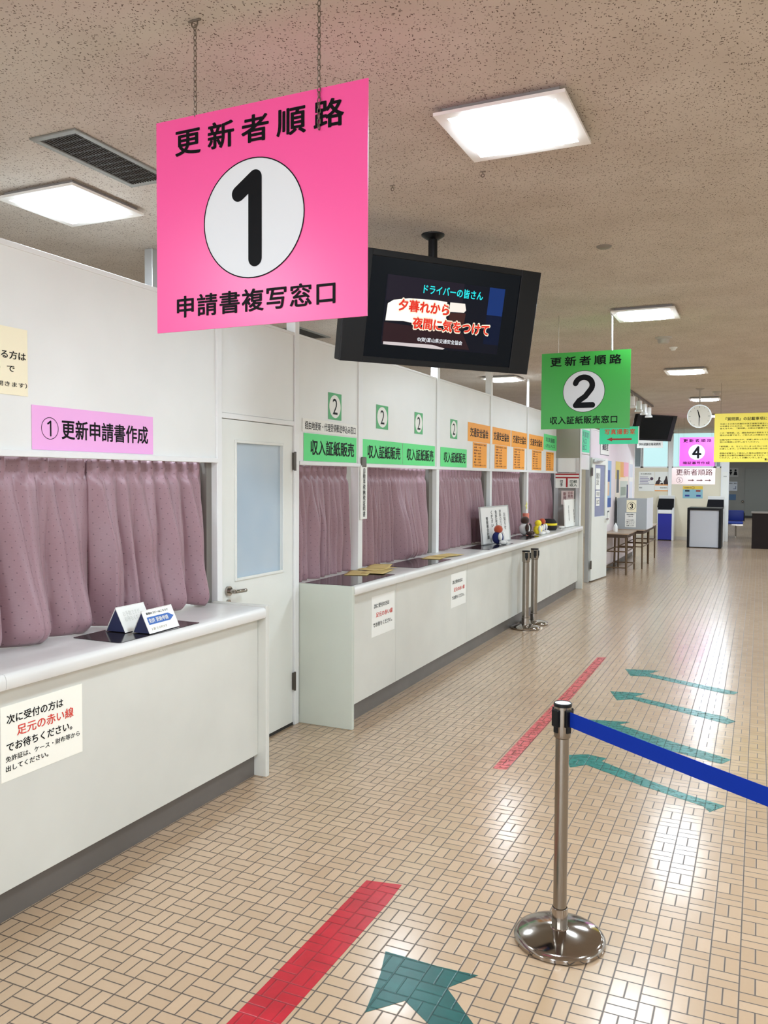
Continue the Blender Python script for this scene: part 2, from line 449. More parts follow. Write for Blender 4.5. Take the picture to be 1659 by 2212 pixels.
# ------------------------------------------------------------------ floor, ceiling, outer walls
XW = -2.93
bm = B(); box(bm, -8.0, 4.5, -6.0, 41.0, -0.1, 0.0); struct('floor', bm, M_FLOOR)
bm = B(); box(bm, -8.0, 4.5, -6.0, 41.0, ZC, ZC+0.1); struct('ceiling', bm, M_CEIL)
bm = B(); box(bm, 4.5, 4.6, -6.0, 41.0, 0, ZC); struct('wall_right', bm, M_WALL)
bm = B(); box(bm, -8.0, 4.5, -6.1, -6.0, 0, ZC); struct('wall_back', bm, M_WALL)
bm = B(); box(bm, -8.1, -8.0, -6.0, 41.0, 0, ZC); struct('wall_office', bm, M_WALL)
bm = B(); box(bm, -8.0, 4.5, 41.0, 41.1, 0, ZC); struct('wall_end', bm, M_GREY)
bm = B(); box(bm, -8.0, 4.5, 40.97, 41.0, 0, 0.10); struct('baseboard_end', bm, M_DARK)
# partition on the left: panels over the hatches
bk = thing('window_6', 'row of daylight windows in the hall\'s rear wall behind the camera', 'window', (-1.0, -6.0, 0.9)); bk['kind'] = 'structure'
M_FILL = mat('fill_light_pane', (232, 244, 255), 0.3, emit=2.2)  # glowing panes added as fill light for surfaces facing the rear wall
for i in range(4):
    x0 = -4.2+1.7*i
    bm = B(); box(bm, x0+0.05, x0+1.65, -6.0, -5.985, 0.95, 2.65); obj('pane', bm, M_FILL, bk)
    bm = B(); [box(bm, *q) for q in ((x0, x0+0.05, -6.0, -5.95, 0.9, 2.7), (x0+1.65, x0+1.7, -6.0, -5.95, 0.9, 2.7), (x0+0.05, x0+1.65, -6.0, -5.95, 0.9, 0.95), (x0+0.05, x0+1.65, -6.0, -5.95, 2.65, 2.7))]; obj('window_frame', bm, M_ALU, bk)
def panel(y0, y1, z0, z1, name='wall_left', m=None, x0=XW-0.05, x1=XW):
    bm = B(); box(bm, x0, x1, y0, y1, z0, z1, 0.002, 1); return struct(name, bm, m or M_WALL)
panel(-1.0, 4.04, 1.835, 2.705)
panel(4.09, 4.935, 2.115, 2.705)
for a, b_ in ((5.0, 5.93), (6.005, 7.68), (7.76, 9.473), (9.548, 11.178), (11.27, 13.0)): panel(a, b_, 1.84, 2.705)
bm = B(); box(bm, XW-0.055, XW+0.006, -1.0, 4.04, 2.703, 2.728, 0.003); struct('trim_1', bm, M_WHITE)
bm = B(); box(bm, XW-0.055, XW+0.006, 4.09, 13.02, 2.703, 2.722, 0.003); struct('trim_2', bm, M_WHITE)
bm = B(); box(bm, XW-0.04, XW+0.022, -1.0, 4.04, 1.812, 1.84, 0.003); struct('trim_3', bm, M_WHITE)
bm = B(); box(bm, XW-0.04, XW+0.018, 5.0, 13.0, 1.815, 1.843, 0.003); struct('trim_4', bm, M_WHITE)
def post(y0, y1, z0, z1, name, x0=XW-0.06, x1=XW+0.012, m=None):
    bm = B(); box(bm, x0, x1, y0, y1, z0, z1, 0.003); struct(name, bm, m or M_WHITE)
post(4.04, 4.09, 0, 2.73, 'trim_5'); post(4.94, 4.995, 0, ZC, 'trim_6')
post(5.93, 6.005, 0.985, ZC, 'trim_7'); post(7.685, 7.757, 0.985, ZC, 'trim_8')
post(9.475, 9.546, 0.985, ZC, 'trim_9'); post(11.18, 11.268, 0.985, 2.722, 'trim_10'); post(11.24, 11.268, 2.722, ZC, 'trim_10', XW-0.02, XW+0.01)
post(3.99, 4.05, 0, ZC, 'trim_11', -3.41, -3.35, M_ALU)
bm = B(); box(bm, XW-0.12, XW-0.03, 3.99, 4.04, 0.985, 1.812); struct('trim_12', bm, M_JAMB)
for a, b_ in ((7.60, 7.685), (9.40, 9.475), (11.10, 11.18)):
    bm = B(); box(bm, XW-0.11, XW-0.035, a, b_, 0.985, 1.815); struct('trim_13', bm, M_JAMB)

# ------------------------------------------------------------------ door in the partition
door = thing('door_1', 'white office door with frosted window and lever handle, between the counters', 'door', (XW, 4.515, 0)); door['kind'] = 'structure'
f = onwall(XW)
bm = B()
for (a, b_, c, d) in ((4.10, 4.252, 0.02, 2.078), (4.80, 4.935, 0.02, 2.078), (4.252, 4.80, 0.02, 1.10), (4.252, 4.80, 1.942, 2.078)): fbox(bm, f, a, b_, c, d, -0.045, -0.005)
obj('door_leaf', bm, M_DOOR, door)
bm = B(); fbox(bm, f, 4.252, 4.80, 1.10, 1.942, -0.030, -0.024); obj('door_glass', bm, M_FROST, door)
bm = B()
for (a, b_, c, d) in ((4.238, 4.256, 1.085, 1.957), (4.796, 4.814, 1.085, 1.957), (4.256, 4.796, 1.085, 1.103), (4.256, 4.796, 1.939, 1.957)): fbox(bm, f, a, b_, c, d, -0.006, 0.004, 0.003)
obj('glazing_bead', bm, M_DOOR, door)
bm = B(); tube(bm, [f.p(4.165, 1.035, -0.006), f.p(4.165, 1.035, 0.012)], 0.030, 20); tube(bm, [f.p(4.165, 1.035, 0.01), f.p(4.165, 1.035, 0.055)], 0.013, 14)
tube(bm, [f.p(4.160, 1.035, 0.055), f.p(4.22, 1.033, 0.060), f.p(4.275, 1.03, 0.052)], 0.012, 12)
tube(bm, [f.p(4.165, 0.965, -0.006), f.p(4.165, 0.965, 0.008)], 0.018, 18)
obj('door_handle', bm, M_CHROME, door, True)
for z in (0.25, 1.78):
    bm = B(); fbox(bm, f, 4.925, 4.948, z, z+0.12, -0.004, 0.016, 0.003); tube(bm, [f.p(4.937, z-0.005, 0.014), f.p(4.937, z+0.125, 0.014)], 0.008, 10); obj('hinge', bm, mat('hinge_metal', (92, 86, 80), 0.4, 0.8), door, True)
bm = B(); box(bm, XW-0.05, XW+0.006, 4.09, 4.94, 2.082, 2.114, 0.003); struct('trim_14', bm, M_WHITE)
bm = B(); box(bm, XW-0.04, XW-0.004, 4.09, 4.94, 0.0, 0.018); struct('trim_15', bm, M_DARK)

# ------------------------------------------------------------------ counters
def counter(name, label, y0, y1, xf, seams, ends, kickx, panx, capm):
    t = thing(name, label, 'counter', (xf-0.2, (y0+y1)/2, 0))
    prof = [(xf-0.09, 0.985), (xf-0.022, 0.985), (xf-0.010, 0.981), (xf-0.003, 0.972), (xf, 0.960), (xf, 0.935), (xf-0.004, 0.926), (xf-0.012, 0.922), (-3.32, 0.922), (-3.32, 0.985)]
    cuts = [y0] + [c for c in capm] + [y1]
    bm = B()
    for a, b_ in zip(cuts, cuts[1:]):
        A = [bm.verts.new((x, a+0.0008, z)) for x, z in prof]; Z = [bm.verts.new((x, b_-0.0008, z)) for x, z in prof]
        bm.faces.new(A); bm.faces.new(list(reversed(Z)))
        for i in range(len(prof)): bm.faces.new((A[i], A[(i+1) % len(prof)], Z[(i+1) % len(prof)], Z[i]))
    obj('counter_top', bm, M_CTOP, t, True)
    ss = [y0] + seams + [y1]
    for a, b_ in zip(ss, ss[1:]):
        bm = B(); box(bm, panx-0.02, panx, a+0.002, b_-0.002, 0.128, 0.921, 0.0015, 1); obj('front_panel', bm, M_CFRONT, t)
    bm = B(); box(bm, kickx-0.02, kickx, y0, y1, 0.0, 0.130); obj('kick_board', bm, M_KICK, t)
    bm = B(); box(bm, -3.32, -3.30, y0, y1, 0.0, 0.922); obj('back_panel', bm, M_CFRONT, t)
    for (a, b_, z, m) in ends:
        bm = B(); box(bm, -2.925, xf-0.001, a, b_, 0.0, z, 0.004); obj('end_panel', bm, m, t)
    return t
c1 = counter('service_counter', 'near white service counter with notice, left of the white door', 1.0, 3.995, -2.55, [], [(3.995, 4.03, 0.995, M_CFRONT)], -2.632, -2.606, [2.205])
c2 = counter('service_counter', 'long white counter with black mats, running from the white door', 5.03, 13.04, -2.50, [5.90, 7.63, 9.21, 9.49, 11.15], [(5.0, 5.03, 0.988, M_CEND), (13.04, 13.075, 0.99, M_CFRONT)], -2.600, -2.572, [5.9, 7.1, 9.2, 11.2])
bm = B(); box(bm, -2.94, -2.921, 5.0, 5.02, 0.5, 0.93); box(bm, -2.945, -2.921, 4.995, 5.015, 0.06, 0.40); struct('trim_16', bm, M_DARK)

# ------------------------------------------------------------------ curtains
def curtain(y0, y1, folds, seed, label, flare=(), z1=1.818, x=-3.02, amp=0.030, lift=(), group='mauve curtains in the service hatches', z0=0.989, lean=0.0, lobes=None, deep=0.05):
    """pinch-pleated curtain: pleated heading, a fold under every pleat, folds gathering into broad lobes lower down"""
    rnd = random.Random(seed); L = y1-y0; lobes = lobes or max(2, folds//2)
    per = 16; nu = folds*per; nv = 44
    def split(n, lo, hi):
        w = [rnd.uniform(lo, hi) for _ in range(n)]; t = sum(w); e = [0.0]
        for q in w: e.append(e[-1]+q/t)
        e[-1] = 1.0; return e
    e1 = split(folds, 0.85, 1.15); e2 = split(lobes, 0.6, 1.4)
    a1 = [rnd.uniform(0.6, 1.3) for _ in range(folds)]; a2 = [rnd.uniform(0.6, 1.25) for _ in range(lobes)]; sk = [rnd.uniform(0.30, 0.70) for _ in range(lobes)]
    sl = rnd.uniform(-0.02, 0.05)
    def cell(e, u):
        k = 0
        while k < len(e)-2 and u >= e[k+1]: k += 1
        return k, min(1.0, max(0.0, (u-e[k])/(e[k+1]-e[k])))
    bm = B(); uvl = bm.loops.layers.uv.new('UVMap'); grid = []
    for j in range(nv+1):
        v = (j/nv)**0.9; z = z1 - (z1-z0)*v; row = []
        hd = 1.0 if v < 0.085 else max(0.0, 1-(v-0.085)/0.07)
        hd = hd*hd*(3-2*hd)
        for i in range(nu+1):
            u = i/nu
            k, t = cell(e1, u)
            tri = 1-abs(2*t-1)
            pin = math.exp(-((t-0.5)/0.11)**2)
            fold = (math.sin(math.pi*t)**0.7)*a1[k]
            us = min(1.0, max(0.0, u + sl*v))
            kk, tt = cell(e2, us)
            s_ = sk[kk]; tq = tt/s_*0.5 if tt < s_ else 0.5+(tt-s_)/(1-s_)*0.5
            lobe = (math.sin(math.pi*tq)**0.62)*a2[kk]
            g = min(1.0, max(0.0, (v-0.10)/0.5)); g = g*g*(3-2*g)
            ed = min(1.0, 14*min(u, 1-u))
            xo = hd*(pin*0.034 + 0.002) + (1-hd)*(amp*fold*(1.15-0.5*g) + ed*deep*lobe*(0.12+0.88*g))
            if 0.07 < v < 0.17: xo -= 0.012*pin*(1-abs(v-0.12)/0.05)      # tuck right under the heading
            yy = y0 + u*L + ed*(1-hd)*0.008*math.sin(2*math.pi*t)*(1-g) + ed*g*0.16*(e2[kk+1]-e2[kk])*L*math.sin(2*math.pi*tq)*0.5 + lean*v*v*(u-0.5)
            xo += 0.005*math.sin(11*z+kk*2.1)*g
            for (yc, wd_, am, ht) in flare:
                s3 = max(0.0, 1-(z-z0)/ht); s3 = s3*s3*(3-2*s3)
                tuck = 1.0 if z > z0+0.07 else max(0.25, 1-((z0+0.07-z)/0.07)**2*0.7)
                xo += am*math.exp(-((yy-yc)/wd_)**2)*s3*tuck*(0.45+0.55*min(1.0, lobe))
            zz = z
            for (yc, wd_, am) in lift: zz += am*math.exp(-((yy-yc)/wd_)**2)*v**5
            row.append((bm.verts.new((x+xo, max(y0, min(y1, yy)), zz)), u*L*1.8, z))
        grid.append(row)
    for j in range(nv):
        for i in range(nu):
            q = (grid[j][i], grid[j][i+1], grid[j+1][i+1], grid[j+1][i])
            fc = bm.faces.new([a[0] for a in q])
            for lp, a in zip(fc.loops, q): lp[uvl].uv = (a[1], a[2])
    o = obj('curtain', bm, M_CURT, None, True, origin=(x, (y0+y1)/2, z0), auto=False)
    sol = o.modifiers.new('cloth', 'SOLIDIFY'); sol.thickness = 0.003; sol.offset = -1
    return tag(o, label, 'curtain', group)
curtain(1.75, 3.105, 12, 4, 'mauve dotted curtain puddling on the near counter, at the photo\'s left edge', [(2.30, .17, .07, .5), (2.62, .17, .10, .45), (2.95, .13, .10, .4)], lift=[(3.10, .06, .03)], lobes=6, deep=.10)
curtain(3.085, 3.985, 9, 9, 'mauve dotted curtain behind the folded cards, beside the white door', [(3.28, .10, .07, .55), (3.55, .14, .09, .36), (3.82, .08, .05, .3)], lift=[(3.72, .10, .03), (3.97, .05, .03)], lobes=5, deep=.095, x=-3.006)
curtain(5.01, 5.90, 9, 12, 'mauve curtain hatch next right of the white door, at the counter\'s end', [(5.12, .05, .05, .2)], lobes=8, deep=.065)
curtain(6.02, 6.745, 8, 15, 'straight folded mauve curtain just past the post with the long label', [], lobes=6, deep=.065)
curtain(6.765, 7.59, 8, 21, 'mauve curtain flaring over the brown papers on the counter', [(6.98, .15, .10, .6), (7.33, .12, .09, .5)], lobes=4, deep=.075)
curtain(7.78, 8.535, 8, 25, 'mauve curtain left of the framed board, below the fourth numbered card', [], lobes=6, deep=.065)
curtain(8.555, 9.39, 8, 31, 'mauve curtain directly behind the left edge of the framed board', [(8.66, .08, .06, .34)], lobes=6, deep=.065)
curtain(9.56, 10.32, 8, 35, 'mauve curtain right behind the framed board and red stuffed toy', [(10.2, .1, .05, .4)], lobes=5, deep=.068)
curtain(10.34, 11.09, 8, 41, 'mauve curtain flaring behind the brown and yellow stuffed toys', [(10.45, .1, .08, .45), (10.9, .09, .05, .4)], lobes=5, deep=.068)
curtain(11.29, 12.11, 8, 45, 'mauve curtain behind the toys, left in the last hatch', [], lobes=6, deep=.065)
curtain(12.13, 12.93, 8, 51, 'mauve curtain at the far end of the long counter', [(12.7, .1, .05, .3)], lobes=5, deep=.068)

# ------------------------------------------------------------------ hanging route signs
def chain(f_or_none, p0, p1, parent, thin=0.0016, R=0.005):
    bm = B(); p0 = Vector(p0); p1 = Vector(p1); d = p1-p0; n = max(3, int(d.length/(R*2.9)))
    for i in range(n):
        c = p0 + d*((i+0.5)/n)
        torus(bm, c, R, thin, (1, 0, 0) if i % 2 else (0, 1, 0), 10, 5, stretch=d)
    return obj('chain', bm, M_CHAIN, parent, True)
def digit(bm, f, ch, cx, cy, s, r, n):
    if ch == '1':
        J = Vector((cx+0.03*s, cy+0.44*s)); E = Vector((cx-0.19*s, cy+0.29*s)); Bt = Vector((cx+0.03*s, cy-0.45*s))
        d = (J-E).normalized(); nn = Vector((-d.y, d.x))                       # nn points up-left of the flag
        xl = J.x-r; p0 = E-nn*r; tt = (xl-p0.x)/d.x; low = p0+d*tt
        pts = [(Bt.x+r, Bt.y)] + [(Bt.x+r*math.cos(-math.pi*q/12), Bt.y+r*math.sin(-math.pi*q/12)) for q in range(1, 12)] + [(Bt.x-r, Bt.y), (low.x, low.y), (p0.x, p0.y)]
        a0 = math.atan2(-nn.y, -nn.x); pts += [(E.x+r*math.cos(a0-math.pi*q/12), E.y+r*math.sin(a0-math.pi*q/12)) for q in range(1, 13)]
        a1 = math.atan2(nn.y, nn.x); pts += [(J.x+r*math.cos(a1*(1-q/12)), J.y+r*math.sin(a1*(1-q/12))) for q in range(0, 13)]
        poly(bm, f, pts, n)
    elif ch == '2':
        pts = [(cx+0.27*s*math.cos(math.radians(a))-0.0*s, cy+0.20*s+0.25*s*math.sin(math.radians(a))) for a in range(165, -40, -12)]
        pts += [(cx+0.05*s, cy-0.16*s), (cx-0.14*s, cy-0.29*s), (cx-0.25*s, cy-0.44*s), (cx+0.28*s, cy-0.44*s)]
        stroke(bm, f, pts, r, n)
    elif ch == '4': stroke(bm, f, [(cx+0.12*s, cy-0.45*s), (cx+0.12*s, cy+0.43*s), (cx-0.28*s, cy-0.17*s), (cx+0.30*s, cy-0.17*s)], r, n)
    elif ch == '3':
        pts = [(cx-0.02*s+0.22*s*math.cos(math.radians(a)), cy+0.21*s+0.21*s*math.sin(math.radians(a))) for a in range(150, -91, -15)]
        pts += [(cx-0.02*s+0.25*s*math.cos(math.radians(a)), cy-0.22*s+0.22*s*math.sin(math.radians(a))) for a in range(90, -151, -15)]
        stroke(bm, f, pts, r, n)
def route_sign(name, label, x0, x1, z0, z1, y, board, top, num, bottom, bm_mat=M_BLACK, by=0.085, bh=0.052):
    W, Hh = x1-x0, z1-z0
    t = thing(name, label, 'sign', ((x0+x1)/2, y, z1), 0, None)
    f = facing(x0, y, z0)
    bm = B(); fbox(bm, f, 0, W, 0, Hh, -0.004, 0.0); obj('board', bm, board, t)
    cx, cy, r = W*0.487, Hh*0.485, Hh*0.268
    bm = B(); poly(bm, f, circ(cx, cy, r, 64), 0.0008); obj('number_disc', bm, M_DISC, t)
    bm = B(); ring(bm, f, cx, cy, r*0.992, r*1.012, 0.0014, 64); obj('disc_outline', bm, M_BLACK, t)
    bm = B(); digit(bm, f, num, cx, cy, r*1.52, r*0.135, 0.0016); obj('numeral', bm, M_BLACK, t)
    letters(f, top, W*0.5, Hh*0.885, W*0.80, Hh*0.125, bm_mat, t, space=1.45, bold=0.022)
    letters(f, bottom, W*0.485, Hh*0.115, W*0.76, Hh*0.105, bm_mat, t, space=1.1, bold=0.02)
    return t, f
s1, f = route_sign('hanging_sign', 'large pink hanging sign with a 1 in a white disc, nearest the camera', -1.721, -0.996, 2.176, 2.819, 2.072, M_PINK, '更新者順路', '1', '申請書複写窓口')
chain(None, (-1.575, 2.074, ZC-0.015), (-1.575, 2.074, 2.815), s1)
chain(None, (-1.1455, 2.066, ZC-0.015), (-1.1455, 2.066, 2.703), s1)
for x in (-1.575, -1.1455):
    bm = B(); torus(bm, (x, 2.072, ZC-0.012), 0.011, 0.0025, (0, 1, 0)); tube(bm, [(x-0.022, 2.072, ZC-0.003), (x+0.022, 2.072, ZC-0.003)], 0.0035, 6)
    obj('ceiling_hook', bm, M_CHAIN, s1, True)
s2, f = route_sign('hanging_sign', 'green hanging sign with a 2 in a white disc, above the long counter', -1.706, -0.974, 2.148, 2.786, 6.977, M_GREEN, '更新者順路', '2', '収入証紙販売窓口')
bm = B(); tube(bm, [(-1.14, 6.98, ZC), (-1.128, 6.98, ZC-0.04), (-1.125, 6.98, 2.784)], 0.007, 10); obj('hanging_rod', bm, M_WHITE, s2, True)
def wires(t, xs, y, z, r=0.0016):
    for x in xs:
        bm = B(); tube(bm, [(x, y, ZC), (x, y, z)], r, 6); obj('hanging_wire', bm, M_CHAIN, t, True)
wires(s2, (-1.566,), 6.98, 2.784, 0.0022)
M_MAG = mat('magenta_board', (246, 96, 222), 0.45)
s4, f = route_sign('hanging_sign', 'magenta hanging sign with a 4 in a white disc, beside the yellow board', -1.642, -0.907, 2.024, 2.666, 19.57, M_MAG, '更新者順路', '4', '暗証番号作成')
wires(s4, (-1.56, -0.99), 19.573, 2.663)
t = thing('route_sign', 'pale pink route sign with 5 and three arrows, right under the magenta sign', 'sign', (-1.35, 19.60, 1.98))
K5 = 1.1513
f = facing(-1.80, 19.60, 1.623)
bm = B(); fbox(bm, f, 0, 0.907, 0, 0.366, -0.004, 0); obj('board', bm, mat('blush_board', (250, 226, 222), 0.5), t)
letters(f, '更新者順路', 0.472, 0.271, 0.76, 0.144, mat('brown_ink', (84, 34, 36), 0.5), t, bold=0.006)
bm = B(); ring(bm, f, 0.167, 0.090, 0.060, 0.067, 0.001); letters(f, '5', 0.167, 0.090, 0.041, 0.071, M_BLACK, t, bold=0.0, bm=bm); obj('number', bm, MATS['brown_ink'], t)
for x in (0.345, 0.524, 0.697):
    bm = B(); poly(bm, f, [(x, 0.098), (x+0.086, 0.098), (x+0.086, 0.113), (x+0.132, 0.090), (x+0.086, 0.067), (x+0.086, 0.082), (x, 0.082)], 0.001); obj('arrow', bm, MATS['brown_ink'], t)
wires(t, (-1.67, -0.97), 19.604, 1.985)
# yellow board
t = thing('hanging_board', 'yellow hanging notice board of small print at the photo\'s right edge', 'sign', (-0.14, 12.66, 2.663))
f = facing(-0.601, 12.66, 1.979)
bm = B(); fbox(bm, f, 0, 0.921, 0, 0.684, -0.005, 0); obj('board', bm, M_YELLOW, t)
letters(f, '『質問票』の記載事項について', 0.489, 0.607, 0.691, 0.048, M_BLACK, t, bold=0.02)
L = ['平成二十六年六月施行の改正道路交通法により、更新', 'の申請をされる方は、一定の病気等に関する質問に', '答えるため、「質問票」の提出が義務となりました。', '', 'この「質問票」は、運転免許証の更新をする方、全員', '提出が必要であり、ご記入の上の提出となります。', '', '記載内容が不明な方や、記載し終わった方は、係員', '窓口の職員にお申し出てください。', '', '「質問票」は、なくしてしまった方につきましては、', 'お渡しします。ご不明な点もお問い合わせください。', '', '虚偽の記載をして提出した場合は罰則があります', '必要な方は専門の職員が対応しますので、ご相談', 'ください。よろしくお願いいたします。']
for i, s in enumerate(L):
    if s: letters(f, s, 0.058+0.016+0.0317*len(s)/2, 0.5365-i*0.0317, 0.0317*len(s), 0.022, M_BLACK, t, bold=0.012)
letters(f, '富山県警察本部', 0.771, 0.037, 0.23, 0.030, M_BLACK, t, bold=0.015)
wires(t, (-0.52, 0.23), 12.664, 2.66)
# photo room sign
t = thing('hanging_sign', 'mint green hanging sign with a red arrow, behind the green sign', 'sign', (-2.05, 13.5, 2.57))
f = facing(-2.35, 13.5, 2.285)
bm = B(); fbox(bm, f, 0, 0.60, 0, 0.275, -0.004, 0); obj('board', bm, M_MINT, t)
bm = B(); fbox(bm, f, 0.597, 0.612, -0.003, 0.278, -0.006, 0.002); obj('edge_strip', bm, M_WHITE, t)
letters(f, '写真撮影室', 0.315, 0.195, 0.47, 0.088, mat('orange_ink', (222, 78, 34), 0.5), t, bold=0.02, space=1.15)
bm = B(); poly(bm, f, [(0.11, 0.075), (0.20, 0.106), (0.20, 0.089), (0.50, 0.089), (0.50, 0.061), (0.20, 0.061), (0.20, 0.044)], 0.001); obj('arrow', bm, mat('dark_red_ink', (176, 40, 30), 0.5), t)
wires(t, (-2.28, -1.82), 13.503, 2.558)
# white result sign under the far television
t = thing('hanging_sign', 'white hanging sign with black lettering, under the dark television', 'sign', (-2.33, 20.03, 2.61))
f = facing(-2.625, 20.03, 2.455)
bm = B(); fbox(bm, f, 0, 0.576, 0, 0.178, -0.004, 0); obj('board', bm, M_PAPER, t)
letters(f, '学科試験合格発表所', 0.288, 0.086, 0.484, 0.067, M_BLACK, t, bold=0.02)
wires(t, (-2.53, -2.13), 20.034, 2.63)

# ------------------------------------------------------------------ ceiling televisions
def television(label, c, yaw, tilt, on, top_plate):
    n = Vector((math.sin(yaw), -math.cos(yaw), 0)); R = Vector((math.cos(yaw), math.sin(yaw), 0))
    U = Vector((0, 0, 1))*math.cos(tilt) + n*math.sin(tilt)
    f = F(c, R, U)
    t = thing('ceiling_television', label, 'television', c)
    ts = 1.1513; fb0 = f
    f = F(f.O, f.R, f.U); f.R = f.R*ts; f.U = f.U*ts
    w, h, sw, sh = 1.046, 0.503, 0.817, 0.446
    bm = B(); fbox(bm, f, -w/2, w/2, -h/2, h/2, -0.085, -0.012, 0.008)
    for q in ((-w/2, -sw/2, -h/2, h/2), (sw/2, w/2, -h/2, h/2), (-sw/2, sw/2, sh/2, h/2), (-sw/2, sw/2, -h/2, -sh/2)): fbox(bm, f, *q, -0.014, 0.0, 0.002, 1)
    obj('housing', bm, mat('tv_housing', (20, 19, 19), 0.45, spec=0.2), t)
    bm = B(); fbox(bm, f, -sw/2, sw/2, -sh/2, sh/2, -0.012, -0.006)
    scr = obj('screen', bm, mat('tv_screen_on', (3, 6, 12), 0.15, spec=0.12, emit=SCREEN) if on else mat('tv_screen_off', (6, 7, 9), 0.15, spec=0.12), t)
    if on:
        bm = B(); fbox(bm, f, -0.01, 0.03, -h/2+0.004, -h/2+0.018, 0.0, 0.0015); obj('sensor_strip', bm, M_BLACKP, t)
        e = lambda nm, c_, s=1.0: mat(nm, c_, 0.4, spec=0.1, emit=s*SCREEN)
        n0 = -0.0055
        def pane(nm, pts, m, k):
            bm = B(); poly(bm, f, pts, n0+0.0003*k); obj(nm, bm, m, scr)
        pane('picture', [(-.325, -.165), (.325, -.165), (.325, .150), (-.325, .150)], e('video_dark', (13, 14, 25)), 1)
        pane('dusk_sky', [(.235, .02), (.325, .02), (.325, .150), (.235, .150)], e('video_blue', (20, 48, 108)), 2)
        pane('dusk_low', [(.235, -.12), (.325, -.12), (.325, .02), (.235, .02)], e('video_blue2', (9, 18, 44)), 2)
        pane('seat', [(-.32, .035), (-.02, .06), (.09, .055), (.09, .150), (-.32, .150)], e('video_plum', (30, 24, 36)), 2)
        pane('windscreen', [(-.312, -.055), (-.308, .022), (-.28, .040), (-.20, .055), (-.06, .060), (.005, .058), (.010, -.052), (-.10, -.060), (-.22, -.050)], e('video_white', (255, 250, 236), 1.1), 3)
        pane('side_window', [(.022, .058), (.105, .060), (.115, .030), (.105, .018), (.022, .014)], e('video_cream', (246, 236, 226)), 3)
        pane('door_trim', [(.022, .010), (.115, .015), (.11, -.06), (.022, -.07)], e('video_brown', (64, 34, 30)), 3)
        pane('dashboard', [(-.318, -.062), (-.10, -.072), (.11, -.078), (.16, -.155), (-.318, -.155)], e('video_maroon', (44, 24, 28)), 3)
        pane('dash_light', [(-.312, -.150), (-.05, -.146), (.02, -.158), (.01, -.164), (-.312, -.163)], e('video_grey', (206, 196, 196)), 4)
        kw = dict(n=n0+0.0018)
        letters(f, 'ドライバーの皆さん', .035, .105, .33, .042, e('video_cyan', (40, 222, 226), 1.1), scr, bold=0.02, **kw)
        for s, cx_, cy_, w_ in (('夕暮れから', -.115, .022, .275), ('夜間に気をつけて', .045, -.052, .43)):
            letters(f, s, cx_, cy_, w_+.010, .068, e('video_halo', (255, 240, 214), 1.0), scr, bold=0.085, n=n0+0.0014)
            letters(f, s, cx_, cy_, w_, .056, e('video_red', (226, 52, 34), 1.0), scr, bold=0.042, **kw)
        letters(f, '©(財)富山県交通安全協会', -.01, -.127, .25, .024, e('video_text', (236, 240, 246), 1.0), scr, bold=0.015, **kw)
    bm = B(); tp = Vector(top_plate)
    lathe(bm, (tp.x, tp.y, ZC), [(0.0, -0.03), (0.03, -0.03), (0.05, -0.018), (0.064, -0.008), (0.066, 0.0)], 28)
    tube(bm, [(tp.x, tp.y, ZC-0.02), (tp.x, tp.y, c[2]+0.06)], 0.026, 20)
    obj('ceiling_mount', bm, M_BLACKP, t, True)
    bm = B(); fbox(bm, f, -0.12, 0.12, -0.10, 0.16, -0.14, -0.085, 0.004); tube(bm, [f.p(0, 0.03, -0.12), (tp.x, tp.y, c[2]+0.07)], 0.03, 14); obj('bracket', bm, M_BLACKP, t, True)
    return t
television('lit ceiling television showing cyan and red captions, right of the pink sign', (-1.584, 4.283, 2.623), 0.901, 0.213, True, (-1.707, 4.404, ZC))
television('dark switched-off ceiling television at the far end, beside the spotlights', (-2.06, 18.54, 2.835), 0.96, 0.30, False, (-2.20, 18.65, ZC))

# ------------------------------------------------------------------ ceiling lamps and fittings
def ceiling_lamp(label):
    t = thing('ceiling_lamp', label, 'ceiling light', (0, 0, ZC), 0, 'square ceiling lamps')
    bm = B(); a, b_ = 0.244, 0.203
    for q in ((-a, a, -a, -b_), (-a, a, b_, a), (-a, -b_, -b_, b_), (b_, a, -b_, b_)): box(bm, *q, -0.034, -0.022)
    obj('frame', bm, mat('lamp_frame', (240, 236, 230), 0.4), t, local=True)
    bm = B(); box(bm, -0.218, 0.218, -0.218, 0.218, -0.022, 0.0); obj('housing', bm, mat('lamp_housing', (150, 144, 140), 0.5), t, local=True)
    bm = B(); o_ = rrect(-0.20, 0.20, -0.20, 0.20, 0.035); i_ = rrect(-0.172, 0.172, -0.172, 0.172, 0.055)
    A = [bm.verts.new((x, y, -0.030)) for x, y in o_]; C = [bm.verts.new((x, y, -0.044)) for x, y in i_]; k = len(A)
    for i in range(k): bm.faces.new((A[i], A[(i+1) % k], C[(i+1) % k], C[i]))
    bm.faces.new(C); obj('diffuser', bm, M_LAMPG, t, local=True)
    return t
lamp = ceiling_lamp('glowing square ceiling lamp nearest the camera, right of the pink sign'); lamp.location = (-0.886, 3.149, ZC)
for (x, y, lb) in ((-3.149, 3.155, 'glowing square ceiling lamp above the left partition, under the air vent'),
                   (-0.875, 7.08, 'glowing square ceiling lamp just above the green sign with the 2'),
                   (-3.20, 10.93, 'glowing ceiling lamp over the partition, left of the green sign with the 2'),
                   (-0.864, 10.995, 'glowing square ceiling lamp above the round clock, with a gap of ceiling between'),
                   (-0.864, 14.90, 'glowing ceiling lamp right behind the round clock\'s hanging pole'),
                   (-0.875, 18.81, 'sliver of a glowing ceiling lamp between the round clock and yellow board')):
    dup(lamp, (x, y, ZC), None, lb)
